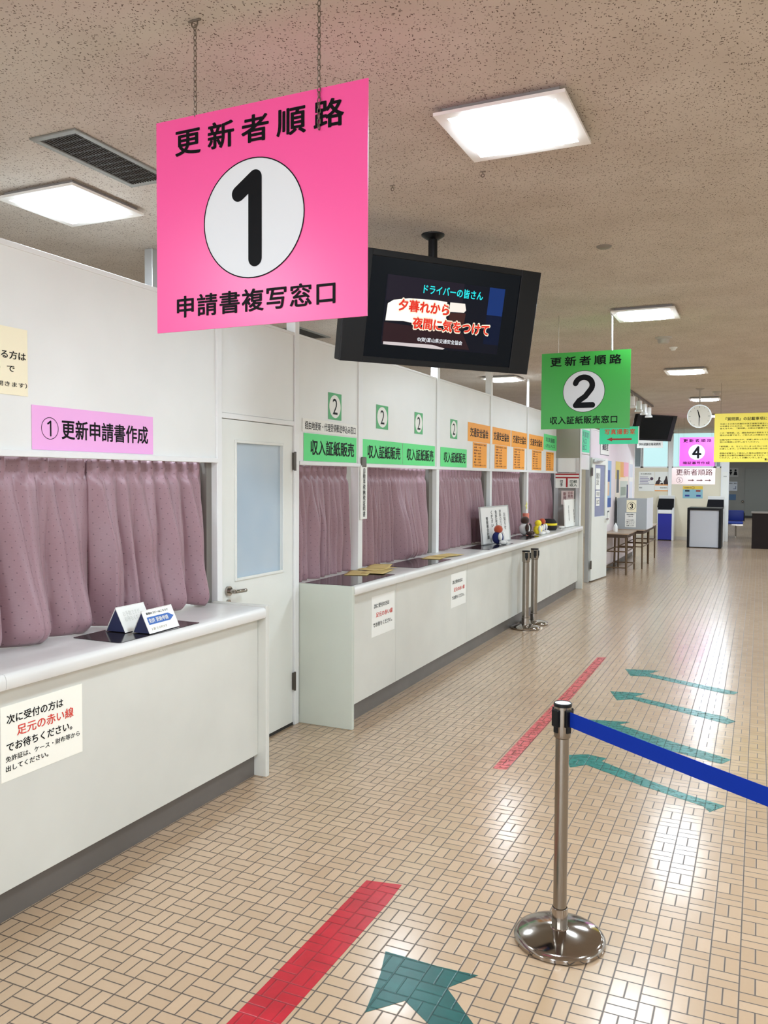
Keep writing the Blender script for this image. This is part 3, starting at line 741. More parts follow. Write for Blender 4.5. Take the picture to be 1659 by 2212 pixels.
def vent(label, x, y):
    t = thing('air_vent', label, 'vent', (x, y, ZC), 0, 'slot air vents in the ceiling')
    bm = B(); a, b_, c, d = 0.124, 0.302, 0.095, 0.272
    for q in ((-a, a, -b_, -d), (-a, a, d, b_), (-a, -c, -d, d), (c, a, -d, d)): box(bm, *q, -0.008, 0.0, 0.002, 1)
    obj('frame', bm, mat('vent_frame', (140, 140, 134), 0.5, 0.3), t, local=True)
    bm = B()
    for i in range(11): box(bm, -c, c, -d+0.544*i/11+0.004, -d+0.544*i/11+0.011, -0.006, -0.001)
    for i in range(13): box(bm, -c+0.19*(i+0.5)/13-0.002, -c+0.19*(i+0.5)/13+0.002, -d, d, -0.007, -0.001)
    obj('grille', bm, mat('vent_grille', (58, 54, 50), 0.6), t, local=True)
    bm = B(); box(bm, -c, c, -d, d, -0.001, 0.0); obj('duct', bm, mat('vent_dark', (40, 38, 36), 0.8), t, local=True)
    return t
v = vent('dark slot air vent in the ceiling, left of the pink sign', -2.608, 2.81)
dup(v, (-3.97, 6.885, ZC), None, 'dark slot air vent over the office, above the white door')
def disc_fit(name, label, cat, x, y, prof, m=None, group=None):
    bm = B(); lathe(bm, (x, y, ZC), prof, 24); o = obj(name, bm, m or mat('detector', (178, 170, 160), 0.5), None, True, origin=(x, y, ZC)); return tag(o, label, cat, group)
disc_fit('ceiling_sensor', 'small round grey ceiling fitting, above and left of the second lamp', 'sensor', -0.865, 5.02, [(0, -0.012), (0.03, -0.012), (0.042, -0.006), (0.045, 0)], mat('grey_fit', (130, 122, 112), 0.5))
disc_fit('smoke_detector', 'beige smoke detector on the ceiling between two lamps', 'smoke detector', -0.875, 8.44, [(0, -0.06), (0.045, -0.058), (0.055, -0.04), (0.058, -0.018), (0.075, -0.012), (0.078, 0)])
disc_fit('ceiling_sensor', 'tiny white ceiling sensor just past the smoke detector', 'sensor', -0.846, 9.10, [(0, -0.035), (0.02, -0.032), (0.028, -0.015), (0.04, -0.01), (0.042, 0)], M_WHITE)
disc_fit('smoke_detector', 'small detector on the ceiling right of the round clock', 'smoke detector', -0.633, 13.93, [(0, -0.06), (0.04, -0.058), (0.05, -0.04), (0.053, -0.018), (0.07, -0.012), (0.072, 0)])
for (x, lb) in ((-1.597, 'small bare ceiling hook, left of two, right of the pink sign'), (-1.156, 'small bare ceiling hook below the nearest right-hand lamp')):
    bm = B(); tube(bm, [(x-0.012, 3.592, ZC-0.001), (x+0.012, 3.592, ZC-0.001)], 0.003, 6); tube(bm, [(x, 3.592, ZC), (x, 3.592, ZC-0.012)], 0.002, 6); torus(bm, (x, 3.592, ZC-0.019), 0.007, 0.0018, (0, 1, 0))
    tag(obj('ceiling_hook', bm, M_CHAIN, None, True, origin=(x, 3.592, ZC)), lb, 'hook', 'bare ceiling hooks')
# spotlight track
bm = B(); box(bm, -1.859, -1.825, 12.9, 16.1, ZC-0.028, ZC); tag(obj('light_track', bm, mat('track_dark', (92, 78, 66), 0.5), None, origin=(-1.842, 14.5, ZC)), 'dark ceiling track carrying the row of white spotlights', 'lighting track')
def spot(label, y):
    t = thing('spotlight', label, 'spotlight', (-1.842, y, ZC-0.02), 0, 'white spotlights on the ceiling track')
    bm = B(); tube(bm, [(0, 0, 0), (0, 0, -0.06)], 0.012, 10); obj('stem', bm, mat('spot_stem', (150, 140, 130), 0.4), t, True, local=True)
    bm = B(); lathe(bm, (0, 0, 0), [(0.0, -0.06), (0.040, -0.06), (0.044, -0.08), (0.044, -0.20), (0.063, -0.215), (0.065, -0.24), (0.053, -0.24), (0.035, -0.20), (0, -0.19)], 20)
    obj('shade', bm, M_WHITE, t, True, local=True); return t
sp = spot('white track spotlight nearest the green sign', 13.41)
for y, lb in ((14.20, 'second white track spotlight from the green sign'), (14.87, 'third white track spotlight, at the dark television\'s upper left'), (15.54, 'farthest white track spotlight, in front of the dark television')): dup(sp, (-1.842, y, ZC-0.02), None, lb)
# clock
t = thing('hanging_clock', 'round white wall-style clock hanging on a ceiling pole', 'clock', (-0.846, 13.34, ZC))
f = facing(-0.846, 13.30, 2.68)
bm = B(); poly(bm, f, circ(0, 0, 0.173, 48), -0.07, 0.066); obj('case', bm, M_WHITE, t)
bm = B(); poly(bm, f, circ(0, 0, 0.161, 48), -0.002); obj('dial', bm, mat('clock_dial', (244, 244, 240), 0.4), t)
bm = B(); ring(bm, f, 0, 0, 0.161, 0.174, 0.0); obj('bezel', bm, M_ALU, t)
bm = B()
for k in range(12):
    a = math.pi/6*k; r0 = 0.136 if k % 3 else 0.124
    fk = F(f.p(0, 0, -0.0012), f.R*math.cos(a)+f.U*math.sin(a), -f.R*math.sin(a)+f.U*math.cos(a)); poly(bm, fk, [(r0, -0.003), (0.150, -0.003), (0.150, 0.003), (r0, 0.003)])
obj('hour_marks', bm, mat('clock_marks', (120, 124, 128), 0.5), t)
for nm, ang, ln, wd_ in (('hour_hand', 105, 0.098, 0.010), ('minute_hand', -91, 0.136, 0.007)):
    a = math.radians(ang); fk = F(f.p(0, 0, -0.0004), f.R*math.cos(a)+f.U*math.sin(a), -f.R*math.sin(a)+f.U*math.cos(a))
    bm = B(); poly(bm, fk, [(-0.02, -wd_), (ln, -wd_*0.5), (ln, wd_*0.5), (-0.02, wd_)], 0.0006, 0.001); obj(nm, bm, M_BLACK, t)
bm = B(); lathe(bm, (-0.846, 13.34, ZC), [(0, -0.03), (0.03, -0.03), (0.06, -0.012), (0.062, 0)], 20); tube(bm, [(-0.846, 13.34, ZC-0.02), (-0.846, 13.34, 2.84)], 0.012, 12); obj('pole', bm, mat('clock_pole', (170, 160, 150), 0.4), t, True)

# ------------------------------------------------------------------ papers on the partition and counters
def sheet(name, label, cat, f, w, h, m, group=None, th=0.0012):
    """f: frame at the sheet's lower left corner"""
    t = thing(name, label, cat, f.p(w/2, 0, 0), 0, group)
    bm = B(); fbox(bm, f, 0, w, 0, h, 0.0, th); obj('paper', bm, m, t)
    return t
def wf(y, z, n=0.0015): return onwall(XW+n, y, z)
NL = 0.0018
f = wf(2.684, 1.846); t = sheet('wall_sign', 'pale pink strip sign above the near counter\'s curtains', 'sign', f, 0.800, 0.197, M_PINKL)
bm = B(); ring(bm, f, 0.102, 0.098, 0.047, 0.050, NL); digit(bm, f, '1', 0.104, 0.098, 0.072, 0.0042, NL); obj('number', bm, M_BLACK, t)
letters(f, '更新申請書作成', 0.465, 0.098, 0.59, 0.092, M_BLACK, t, n=NL, bold=0.018)
f = wf(2.20, 2.076); t = sheet('wall_notice', 'cream notice with taped corners at the photo\'s upper left edge', 'notice', f, 0.465, 0.288, M_CREAMP)
letters(f, '更新をされる方は', 0.275, 0.170, 0.36, 0.036, M_BLACK, t, n=NL, bold=0.015)
letters(f, '窓口（受付）で', 0.235, 0.112, 0.32, 0.032, M_BLACK, t, n=NL, bold=0.012)
letters(f, '（日曜日は開きます）', 0.30, 0.045, 0.32, 0.022, M_BLACK, t, n=NL, bold=0.012)
for (y, w, lb, dz) in ((5.436, .211, 'green and white numeral 2 card next to the white door', 0), (6.281, .240, 'green numeral 2 card above the second green stamp sign', 0), (7.123, .202, 'pale numeral 2 card above the third green stamp sign', 0), (8.097, .214, 'numeral 2 card above the fourth green stamp sign', 0)):
    f = wf(y, 2.142 if y > 6 else 2.163); h = 0.200
    t = sheet('number_card', lb, 'sign', f, w, h, M_GREENC, 'numeral 2 cards on the partition')
    bm = B(); poly(bm, f, circ(w/2, h/2, w*0.43, 40, h*0.43), 0.0016); obj('number_disc', bm, M_PAPER, t)
    letters(f, '2', w/2, h/2, 0.078, 0.118, M_BLACK, t, n=0.0022, bold=0.0, name='numeral')
f = wf(5.051, 2.052, 0.003); t = sheet('wall_sign', 'white strip sign on the partition, directly over the first green stamp sign', 'sign', f, 0.868, 0.094, M_PAPER)
letters(f, '経由地更新・代理受領郵送申込み窓口', 0.435, 0.047, 0.80, 0.060, M_BLACK, t, n=NL, bold=0.008)
for (y, w, lb) in ((5.072, .836, 'first green stamp sales sign, nearest the white door'), (6.018, .815, 'second green stamp sales sign, just past the first post'), (6.843, .812, 'third green stamp sales sign, left of the second post'), (7.812, .816, 'fourth green stamp sales sign, left of the orange signs')):
    f = wf(y, 1.847); t = sheet('wall_sign', lb, 'sign', f, w, 0.196, M_GREENP, 'green stamp sales signs')
    letters(f, '収入証紙販売', w*0.53, 0.098, w*0.83, 0.112, M_BLACK, t, n=NL, bold=0.022)
for (y, w, lb) in ((8.664, .815, 'first orange safety association sign, nearest the green signs'), (9.556, .812, 'second orange safety association sign, just past the third post'), (10.413, .80, 'third orange safety association sign, left of the fourth post'), (11.296, .835, 'fourth orange safety association sign, right of the fourth post')):
    f = wf(y, 2.140); t = sheet('wall_sign', lb, 'sign', f, w, 0.208, M_ORANGE, 'orange safety association signs')
    letters(f, '交通安全協会', w*0.5, 0.105, w*0.82, 0.105, M_BLACK, t, n=NL, bold=0.02)
f = wf(12.166, 2.165); t = sheet('wall_sign', 'small green sign at the far end of the long counter\'s partition', 'sign', f, 0.85, 0.232, M_GREENP)
letters(f, '写真撮影', 0.42, 0.150, 0.6, 0.07, mat('teal_ink', (30, 96, 66), 0.5), t, n=NL); letters(f, '(左)入口', 0.42, 0.06, 0.6, 0.06, MATS['teal_ink'], t, n=NL)
ol = ['交通安全協会のご案内', '会費　一年', '更新の方', '普通　五百円', '大型　六百円', '二輪　五百円', '原付　三百円', 'ご協力をお願いします']
for (y, w, lb) in ((8.841, .515, 'first orange price list, under the first orange sign'), (9.68, .53, 'second orange price list, under the second orange sign'), (10.513, .56, 'third orange price list, under the third orange sign'), (11.486, .55, 'fourth orange price list, under the fourth orange sign'), (12.325, .50, 'fifth orange price list, under the small green sign')):
    f = wf(y, 1.850); t = sheet('price_list', lb, 'notice', f, w, 0.285, M_ORANGE, 'orange price lists on the partition')
    bm = B()
    for i, s in enumerate(ol):
        ww = w*(0.86 if i in (0, 7) else 0.5); letters(f, s, w*0.07+ww/2, 0.262-i*0.0335, ww, 0.020, M_BLACK, t, n=NL, bold=0.01, bm=bm)
    obj('lettering', bm, mat('brown_print', (110, 48, 14), 0.5), t)
# long label on the first post
f = onwall(XW+0.014, 5.945, 1.395); t = sheet('post_label', 'tall narrow label with vertical writing on the first post', 'sign', f, 0.115, 0.432, M_PAPER, th=0.012)
letters(f, '\n'.join('自動車税納税証明書'), 0.058, 0.216, 0.046, 0.395, M_BLACK, t, n=0.013, bold=0.012, line=0.95)
bm = B(); fbox(bm, f, 0.02, 0.09, 0.42, 0.50, -0.002, 0.02, 0.006); obj('clip', bm, mat('clip_metal', (110, 104, 98), 0.4, 0.6), t)
# counter notices
def notice(label, y, z, w, h, x, full):
    f = onwall(x, y, z); t = sheet('counter_notice', label, 'notice', f, w, h, mat('ivory_paper', (252, 249, 236), 0.55) if full else M_PAPER, 'wait at the red line notices')
    k = dict(n=NL)
    if full:
        letters(f, '次に受付の方は', w*0.405, h*0.815, w*0.68, h*0.125, M_BLACK, t, bold=0.014, **k)
        letters(f, '足元の赤い線', w*0.53, h*0.635, w*0.70, h*0.145, M_RINK, t, bold=0.010, **k)
        letters(f, 'でお待ちください。', w*0.46, h*0.445, w*0.80, h*0.125, M_BLACK, t, bold=0.014, **k)
        letters(f, '免許証は、ケース・財布等から', w*0.505, h*0.290, w*0.91, h*0.078, M_BLACK, t, bold=0.012, **k)
        letters(f, '出してください。', w*0.30, h*0.165, w*0.50, h*0.080, M_BLACK, t, bold=0.012, **k)
    else:
        letters(f, '次に受付の方は', w*0.42, h*0.75, w*0.66, h*0.115, M_BLACK, t, bold=0.012, **k)
        letters(f, '足元の赤い線', w*0.54, h*0.52, w*0.72, h*0.125, M_RINK, t, bold=0.010, **k)
        letters(f, 'でお待ちください。', w*0.47, h*0.29, w*0.82, h*0.115, M_BLACK, t, bold=0.012, **k)
notice('cream notice with black and red writing on the near counter\'s front', 2.223, 0.556, 0.415, 0.292, -2.6055, True)
notice('white notice on the long counter\'s front, nearest its end panel', 5.45, 0.552, 0.42, 0.302, -2.5715, False)
notice('white notice on the long counter\'s front, second from its end panel', 7.165, 0.525, 0.425, 0.315, -2.5715, False)

# ------------------------------------------------------------------ things on the counters
def tent(label, c, rz, w, h, d):
    t = thing('tent_card', label, 'card', c, rz, 'folded tent cards on the near counter')
    a = 0.0015
    for nm, s in (('front_flap', 1), ('back_flap', -1)):
        bm = B(); P = [(s*d/2, -w/2, 0), (s*d/2, w/2, 0), (0, w/2, h), (0, -w/2, h)]
        v1 = [bm.verts.new(p) for p in P]; v2 = [bm.verts.new((p[0]-s*a*2, p[1], max(0, p[2]-a))) for p in P]
        bm.faces.new(v1); bm.faces.new(list(reversed(v2)))
        for i in range(4): bm.faces.new((v1[i], v1[(i+1) % 4], v2[(i+1) % 4], v2[i]))
        obj(nm, bm, M_PAPER, t, local=True)
    bm = B(); vs = [bm.verts.new(p) for p in ((d/2-0.006, -w/2+0.003, 0.001), (-d/2+0.006, -w/2+0.003, 0.001), (0, -w/2+0.003, h-0.006), (d/2-0.006, w/2-0.003, 0.001), (-d/2+0.006, w/2-0.003, 0.001), (0, w/2-0.003, h-0.006))]
    for q in ((0, 1, 2), (3, 5, 4), (0, 2, 5, 3), (1, 4, 5, 2)): bm.faces.new([vs[i] for i in q])
    obj('inner_fold', bm, M_NAVY, t, local=True)
    ff = F(Vector((d/2, -w/2, 0)), (0, 1, 0), (-d/2, 0, h)); L_ = math.hypot(d/2, h)
    return t, ff, L_
t, ff, Ls = tent('white tent card in front, with a blue arrow band', (-2.645, 3.165, 0.9905), 0.06, 0.235, 0.105, 0.10)
wmx = WM[t.name]; ff = F(wmx @ ff.O, (wmx.to_3x3() @ ff.R), (wmx.to_3x3() @ ff.U))
bm = B(); poly(bm, ff, [(0.02, Ls*0.36), (0.185, Ls*0.36), (0.222, Ls*0.52), (0.185, Ls*0.68), (0.02, Ls*0.68)], 0.0008); obj('arrow_band', bm, mat('blue_band', (44, 98, 178), 0.5), t)
letters(ff, '免許 更新申請', 0.10, Ls*0.52, 0.15, Ls*0.20, M_PAPER, t, n=0.0014)
letters(ff, '書類のコピーはこちらで', 0.11, Ls*0.83, 0.17, Ls*0.10, M_BLACK, t, n=0.001, bold=0.004); letters(ff, '１部 ５０円です', 0.085, Ls*0.17, 0.12, Ls*0.11, mat('ochre_ink', (150, 130, 90), 0.5), t, n=0.001, bold=0.0)
t, ff, Ls = tent('white tent card half hidden behind the blue-arrow card', (-2.775, 3.125, 0.9905), 0.02, 0.20, 0.115, 0.12)
wmx = WM[t.name]; ff = F(wmx @ ff.O, (wmx.to_3x3() @ ff.R), (wmx.to_3x3() @ ff.U))
letters(ff, 'お手数ですが\nお待ちください', 0.10, Ls*0.6, 0.14, Ls*0.4, mat('faint_ink', (206, 206, 196), 0.5), t, n=0.001, bold=0.0)
def deskmat(label, x0, x1, y0, y1, group='dark desk mats on the counters'):
    bm = B(); poly(bm, F((0, 0, 0.9856), (1, 0, 0), (0, 1, 0)), rrect(x0, x1, y0, y1, 0.012), 0.0, 0.002)
    tag(obj('desk_mat', bm, M_MATD, None, origin=((x0+x1)/2, (y0+y1)/2, 0.9856)), label, 'desk mat', group)
deskmat('dark desk mat under the two tent cards', -2.86, -2.578, 2.84, 3.42)
deskmat('dark desk mat at the near end of the long counter', -2.90, -2.535, 5.04, 5.80)
deskmat('dark desk mat in front of the flaring curtain', -2.88, -2.55, 6.30, 7.12)
deskmat('dark desk mat just left of the framed board', -2.84, -2.545, 8.25, 9.20)
deskmat('dark desk mat between the toys and the curtains', -2.86, -2.56, 9.85, 10.6)
rr = random.Random(5)
for i, (x, y, a, lb) in enumerate(((-2.82, 5.74, 0.3, 'brown envelope sheet lowest and nearest the counter\'s end'), (-2.72, 5.88, 0.15, 'brown envelope sheet nearest the counter\'s front edge'), (-2.80, 6.03, -0.2, 'brown envelope sheet in the middle of the pile by the first post'), (-2.84, 6.17, 0.30, 'brown envelope sheet farthest back beside the first post'), (-2.74, 7.18, 0.1, 'pale kraft sheet under the flaring curtain\'s hem'), (-2.70, 7.42, -0.2, 'pale kraft sheet beside the second post'))):
    bm = B(); fl = F((0, 0, 0), (math.cos(a), math.sin(a), 0), (-math.sin(a), math.cos(a), 0)); t_ = B(); z0 = 0.9885 + 0.004*(i % 4)
    n_ = 8
    g = [[bm.verts.new((fl.R*(0.18*(p/n_-.5)) + fl.U*(0.32*(q/n_-.5)) + Vector((0, 0, 0.0012*math.sin(p*1.1+i)*math.sin(q*0.8)+0.0012)))) for q in range(n_+1)] for p in range(n_+1)]
    for p in range(n_):
        for q in range(n_): bm.faces.new((g[p][q], g[p+1][q], g[p+1][q+1], g[p][q+1]))
    t_.free()
    o = obj('kraft_sheet', bm, M_TAN, None, True, local=True); o.location = (x, y, z0); tag(o, lb, 'paper', 'kraft sheets on the long counter')
    so = o.modifiers.new('thick', 'SOLIDIFY'); so.thickness = 0.0015
# framed board with vertical writing
f = F((-2.765, 8.72, 0.990), (0.0, 1, 0), (-0.12, 0, 1)); f = F(f.O, (0.06, 1, 0), (-0.10, 0.006, 1))
t = thing('standing_board', 'white framed board with vertical writing, standing on the long counter', 'notice board', f.p(0.46, 0, 0))
bm = B(); fbox(bm, f, 0, 0.93, 0, 0.425, -0.012, 0.0); obj('board', bm, mat('board_face', (228, 226, 222), 0.4), t)
bm = B()
for q in ((0, 0.93, 0, 0.012), (0, 0.93, 0.413, 0.425), (0, 0.018, 0, 0.425), (0.912, 0.93, 0, 0.425)): fbox(bm, f, *q, -0.002, 0.006)
obj('frame', bm, M_ALU, t)
for x, s, z, hh in ((0.78, 'お知らせ', 0.24, 0.20), (0.64, '更新の方は窓口', 0.23, 0.29), (0.50, '免許証を提示', 0.23, 0.29), (0.36, 'ください', 0.28, 0.19), (0.20, '警察署会計課', 0.18, 0.25)):
    letters(f, '\n'.join(s), x, z, 0.07, hh, M_BLACK if x < .6 else mat('grey_ink', (120, 118, 116), 0.5), t, n=0.001, bold=0.012, line=0.95)
bm = B(); fbox(bm, F((-2.84, 9.1, 0.990), (0, 1, 0), (0.16, 0, 1)), 0, 0.10, 0, 0.2, -0.004, 0.0); obj('stand_leg', bm, M_ALU, t)
# white panel at the far end of the counter
f = F((-2.66, 12.52, 0.992), (0.05, 1, 0), (-0.06, 0, 1)); t = thing('counter_board', 'plain white panel standing at the long counter\'s far end', 'notice board', f.p(0.36, 0, 0))
bm = B(); fbox(bm, f, 0, 0.72, 0, 0.42, -0.02, 0, 0.002); obj('panel', bm, M_PAPER, t)
letters(f, '\n'.join('印紙売場'), 0.22, 0.21, 0.035, 0.24, MATS['grey_ink'], t, n=0.001); letters(f, '\n'.join('受付窓口'), 0.52, 0.16, 0.04, 0.2, M_BLACK, t, n=0.001)
# stuffed toys (plain)
M_FUR_R = mat('rust_plush', (176, 72, 40), 0.9, sheen=0.3); M_FUR_B = mat('brown_plush', (62, 38, 28), 0.9, sheen=0.3); M_FUR_W = mat('white_plush', (230, 228, 224), 0.9, sheen=0.2)
M_FUR_Y = mat('yellow_plush', (238, 214, 40), 0.9, sheen=0.2); M_FUR_N = mat('navy_cloth', (26, 36, 98), 0.85); M_FUR_K = mat('dark_plush', (34, 28, 26), 0.9)
def toy(label, x, y, s, head, body, extra):
    z = 0.9875; t = thing('stuffed_toy', label, 'stuffed toy', (x, y, z), 0, 'stuffed toys on the long counter')
    bm = B(); ball(bm, (x, y, z+0.070*s), 0.06*s, 0.070*s, 0.070*s); obj('body', bm, body, t, True)
    bm = B(); ball(bm, (x+0.005, y, z+0.16*s), 0.047*s, 0.052*s, 0.046*s); obj('head', bm, head, t, True)
    for sy in (-1, 1):
        bm = B(); ball(bm, (x+0.045*s, y+sy*0.06*s, z+0.085*s), 0.022*s, 0.028*s, 0.045*s, 12, 8); obj('arm', bm, extra, t, True)
        bm = B(); ball(bm, (x+0.065*s, y+sy*0.04*s, z+0.024*s), 0.04*s, 0.026*s, 0.024*s, 12, 8); obj('leg', bm, extra, t, True)
    return t
toy('stuffed toy with rust head and navy body, in front of the framed board', -2.675, 9.0, 1.05, M_FUR_R, M_FUR_N, M_FUR_W)
toy('large brown-headed stuffed toy with white body on the long counter', -2.79, 10.60, 1.2, M_FUR_B, M_FUR_W, M_FUR_B)
toy('bright yellow stuffed toy on the long counter, between two brown ones', -2.665, 10.80, 0.95, M_FUR_Y, M_FUR_Y, M_FUR_W)
toy('small rust stuffed toy with navy body, right of the yellow toy', -2.675, 11.06, 1.0, M_FUR_R, M_FUR_N, M_FUR_W)
t = thing('uniform_hat', 'dark cap with a yellow band near the counter\'s far end', 'hat', (-2.76, 11.86, 0.987))
bm = B(); lathe(bm, (-2.76, 11.86, 0.987), [(0.0, 0.165), (0.07, 0.16), (0.10, 0.13), (0.11, 0.09), (0.11, 0.055)][::-1], 24); obj('crown', bm, M_FUR_K, t, True)
bm = B(); lathe(bm, (-2.76, 11.86, 0.987), [(0.113, 0.07), (0.115, 0.078), (0.115, 0.096), (0.112, 0.10)], 24); obj('band', bm, M_FUR_Y, t, True)
bm = B(); lathe(bm, (-2.76, 11.86, 0.987), [(0.0, 0.0), (0.10, 0.0), (0.115, 0.03), (0.111, 0.058)], 24); obj('lower_rim', bm, M_FUR_K, t, True)
t = thing('pinwheel', 'small cup with a yellow and purple pinwheel behind the brown toy', 'decoration', (-2.88, 11.0, 0.987))
bm = B(); lathe(bm, (-2.88, 11.0, 0.987), [(0, 0), (0.035, 0), (0.045, 0.27), (0.038, 0.27), (0.03, 0.01)], 18); obj('cup', bm, mat('coral_cup', (226, 130, 110), 0.5), t, True)
bm = B(); fk = F((-2.875, 11.0, 1.36), (0, 1, 0), (0, 0, 1))
for k in range(5):
    a = k*2*math.pi/5+0.3; poly(bm, fk, [(0, 0), (0.06*math.cos(a), 0.06*math.sin(a)), (0.05*math.cos(a+0.6), 0.05*math.sin(a+0.6))], 0.004*(k % 2), 0.002)
obj('vanes', bm, mat('lemon_card', (226, 222, 110), 0.5), t)
bm = B(); tube(bm, [(-2.88, 11.0, 1.0), (-2.878, 11.0, 1.36)], 0.004, 6); obj('stick', bm, M_WHITE, t, True)
for (x, y, lb) in ((-2.70, 12.42, 'small white crumpled item left of the plain white panel'), ):
    bm = B(); ball(bm, (x, y, 1.003), 0.05, 0.09, 0.016, 14, 8); tag(obj('hand_towel', bm, M_PAPER, None, True, origin=(x, y, 0.987)), lb, 'cloth')

# ------------------------------------------------------------------ stanchions
def stanchion(name, label, loc, group, steel, small=False, pr=0.025):
    q = pr-0.025
    t = thing(name, label, 'barrier post', loc, 0, group); L_ = dict(local=True)
    bm = B(); lathe(bm, (0, 0, 0), [(0, 0), (0.160, 0), (0.168, 0.004), (0.169, 0.016), (0.163, 0.025), (0.150, 0.030), (0.10, 0.040), (0.06, 0.047), (0.034, 0.050), (0.031, 0.053), (0, 0.053)], 72); obj('base', bm, M_CHROME, t, True, **L_)
    bm = B(); lathe(bm, (0, 0, 0), [(0.0295+q, 0.040), (0.0295+q, 0.125), (0.027+q, 0.128)], 32); obj('sleeve', bm, M_CHROME, t, True, **L_)
    bm = B(); lathe(bm, (0, 0, 0), [(pr, 0.04), (pr, 0.775)], 32); obj('pole', bm, steel, t, True, **L_)
    bm = B(); lathe(bm, (0, 0, 0), [(pr, 0.768), (0.030+q, 0.772), (0.032+q, 0.79), (0.032+q, 0.888), (0, 0.888)], 32); head = obj('head', bm, steel if not small else M_STEEL, t, True, **L_)
    bm = B(); lathe(bm, (0, 0, 0), [(0.030+q, 0.886), (0.0335+q, 0.888), (0.0335+q, 0.898), (0.031+q, 0.901), (0.029+q, 0.900), (0.029+q, 0.888)], 32); obj('cap_rim', bm, M_BLACKP, head, True, **L_)
    bm = B(); lathe(bm, (0, 0, 0), [(0, 0.899), (0.029+q, 0.899), (0.029+q, 0.895), (0, 0.895)], 32); obj('cap', bm, M_WHITE if not small else M_BLACKP, head, True, **L_)
    return t, head
def clip(head, loc, ang, rad=0.031):
    c, s = math.cos(ang), math.sin(ang); f = F((loc[0]+c*rad, loc[1]+s*rad, 0), (-s, c, 0), (0, 0, 1))
    bm = B(); fbox(bm, f, -0.017, 0.017, 0.815, 0.878, -0.006, 0.009, 0.003); fbox(bm, f, -0.010, 0.010, 0.792, 0.82, -0.004, 0.005, 0.002); obj('belt_clip', bm, M_BLACKP, head)
A_LOC = (-0.646, 3.037, 0)
st, head = stanchion('barrier_post', 'chrome barrier post with blue belt, nearest the camera', A_LOC, None, M_STEEL)
dirv = Vector((0.64+0.05, -0.49, 0)).normalized(); ba = math.atan2(dirv.y, dirv.x)
for k, a in enumerate((ba, ba+math.pi/2, ba+math.pi, ba-math.pi/2)): clip(head, A_LOC, a)
P0 = Vector(A_LOC) + dirv*0.038; P1 = Vector((1.02, 1.83, 0)) - dirv*0.038
bm = B(); n_ = 24; top = []; bot = []
side = Vector((-dirv.y, dirv.x, 0))*0.0009
quad = []
for i in range(n_+1):
    s = i/n_; p = P0.lerp(P1, s); zc = 0.846 - 0.010*4*s*(1-s)
    quad.append([bm.verts.new(p+side+Vector((0, 0, zc+0.0275))), bm.verts.new(p-side+Vector((0, 0, zc+0.0275))), bm.verts.new(p-side+Vector((0, 0, zc-0.0275))), bm.verts.new(p+side+Vector((0, 0, zc-0.0275)))])
for a, b_ in zip(quad, quad[1:]):
    for k in range(4): bm.faces.new((a[k], a[(k+1) % 4], b_[(k+1) % 4], b_[k]))
bm.faces.new(quad[0]); bm.faces.new(list(reversed(quad[-1])))
obj('belt', bm, M_BELT, st)
stB, headB = stanchion('barrier_post', 'chrome barrier post holding the blue belt\'s other end, outside the photo', (1.02, 1.83, 0), None, M_STEEL)
clip(headB, (1.02, 1.83, 0), ba+math.pi)
L1 = (-2.428, 9.31, 0); L2 = (-2.415, 9.655, 0)
p1, h1 = stanchion('barrier_post', 'front one of two thick steel barrier posts by the long counter', L1, 'steel barrier posts by the long counter', M_STEEL, True, 0.038)
for a in (-1.2, 0.4, 2.0): clip(h1, L1, a, 0.044)
p2, h2 = stanchion('barrier_post', 'rear one of two thick steel barrier posts by the long counter', L2, 'steel barrier posts by the long counter', M_STEEL, True, 0.038)
for a in (-1.2, 0.4, 2.0): clip(h2, L2, a, 0.044)

# ------------------------------------------------------------------ floor markings
FL = F((0, 0, 0.0), (1, 0, 0), (0, 1, 0))
def marking(name, label, cat, pts, m, group=None, z=0.0006):
    bm = B(); poly(bm, FL, pts, z, 0.0004); cx = sum(p[0] for p in pts)/len(pts); cy = sum(p[1] for p in pts)/len(pts)
    return tag(obj(name, bm, m, None, origin=(cx, cy, z)), label, cat, group)
marking('floor_tape', 'bright red tape line on the tiles, at the bottom of the photo', 'floor marking', [(-1.50, 3.142), (-1.346, 3.17), (-1.338, 3.0), (-1.345, 1.4), (-1.50, 1.4), (-1.497, 2.3)], M_RED)
marking('floor_tape', 'faded red tape line on the tiles, behind the near barrier post', 'floor marking', [(-1.396, 8.097), (-1.315, 8.136), (-1.312, 6.6), (-1.322, 5.4), (-1.330, 4.715), (-1.372, 4.70), (-1.412, 4.70), (-1.41, 5.6), (-1.398, 6.8)], M_REDW)
marking('floor_arrow', 'dark teal floor arrow at the bottom, beside the bright red line', 'floor marking', [(-1.206, 2.691), (-1.14, 2.69), (-1.0, 2.685), (-0.853, 2.694), (-0.927, 2.581), (-0.80, 2.455), (-0.60, 2.25), (-0.73, 2.18), (-0.918, 2.383), (-1.03, 2.458), (-1.124, 2.348), (-1.166, 2.561)], M_TEAL)
G = 'worn teal floor arrows'
marking('floor_arrow', 'farthest of the four worn teal floor arrows', 'floor marking', [(-1.075, 7.706), (-.786, 7.772), (-.856, 7.616), (-.377, 7.38), (-.118, 7.26), (-.148, 7.17), (-.211, 7.157), (-.866, 7.50), (-.995, 7.458)], M_TEALW, G)
marking('floor_arrow', 'second farthest of the four worn teal floor arrows', 'floor marking', [(-1.072, 6.843), (-.798, 6.892), (-.866, 6.756), (-.21, 6.472), (-.116, 6.367), (-.169, 6.27), (-.879, 6.66), (-.978, 6.58)], M_TEALW, G)
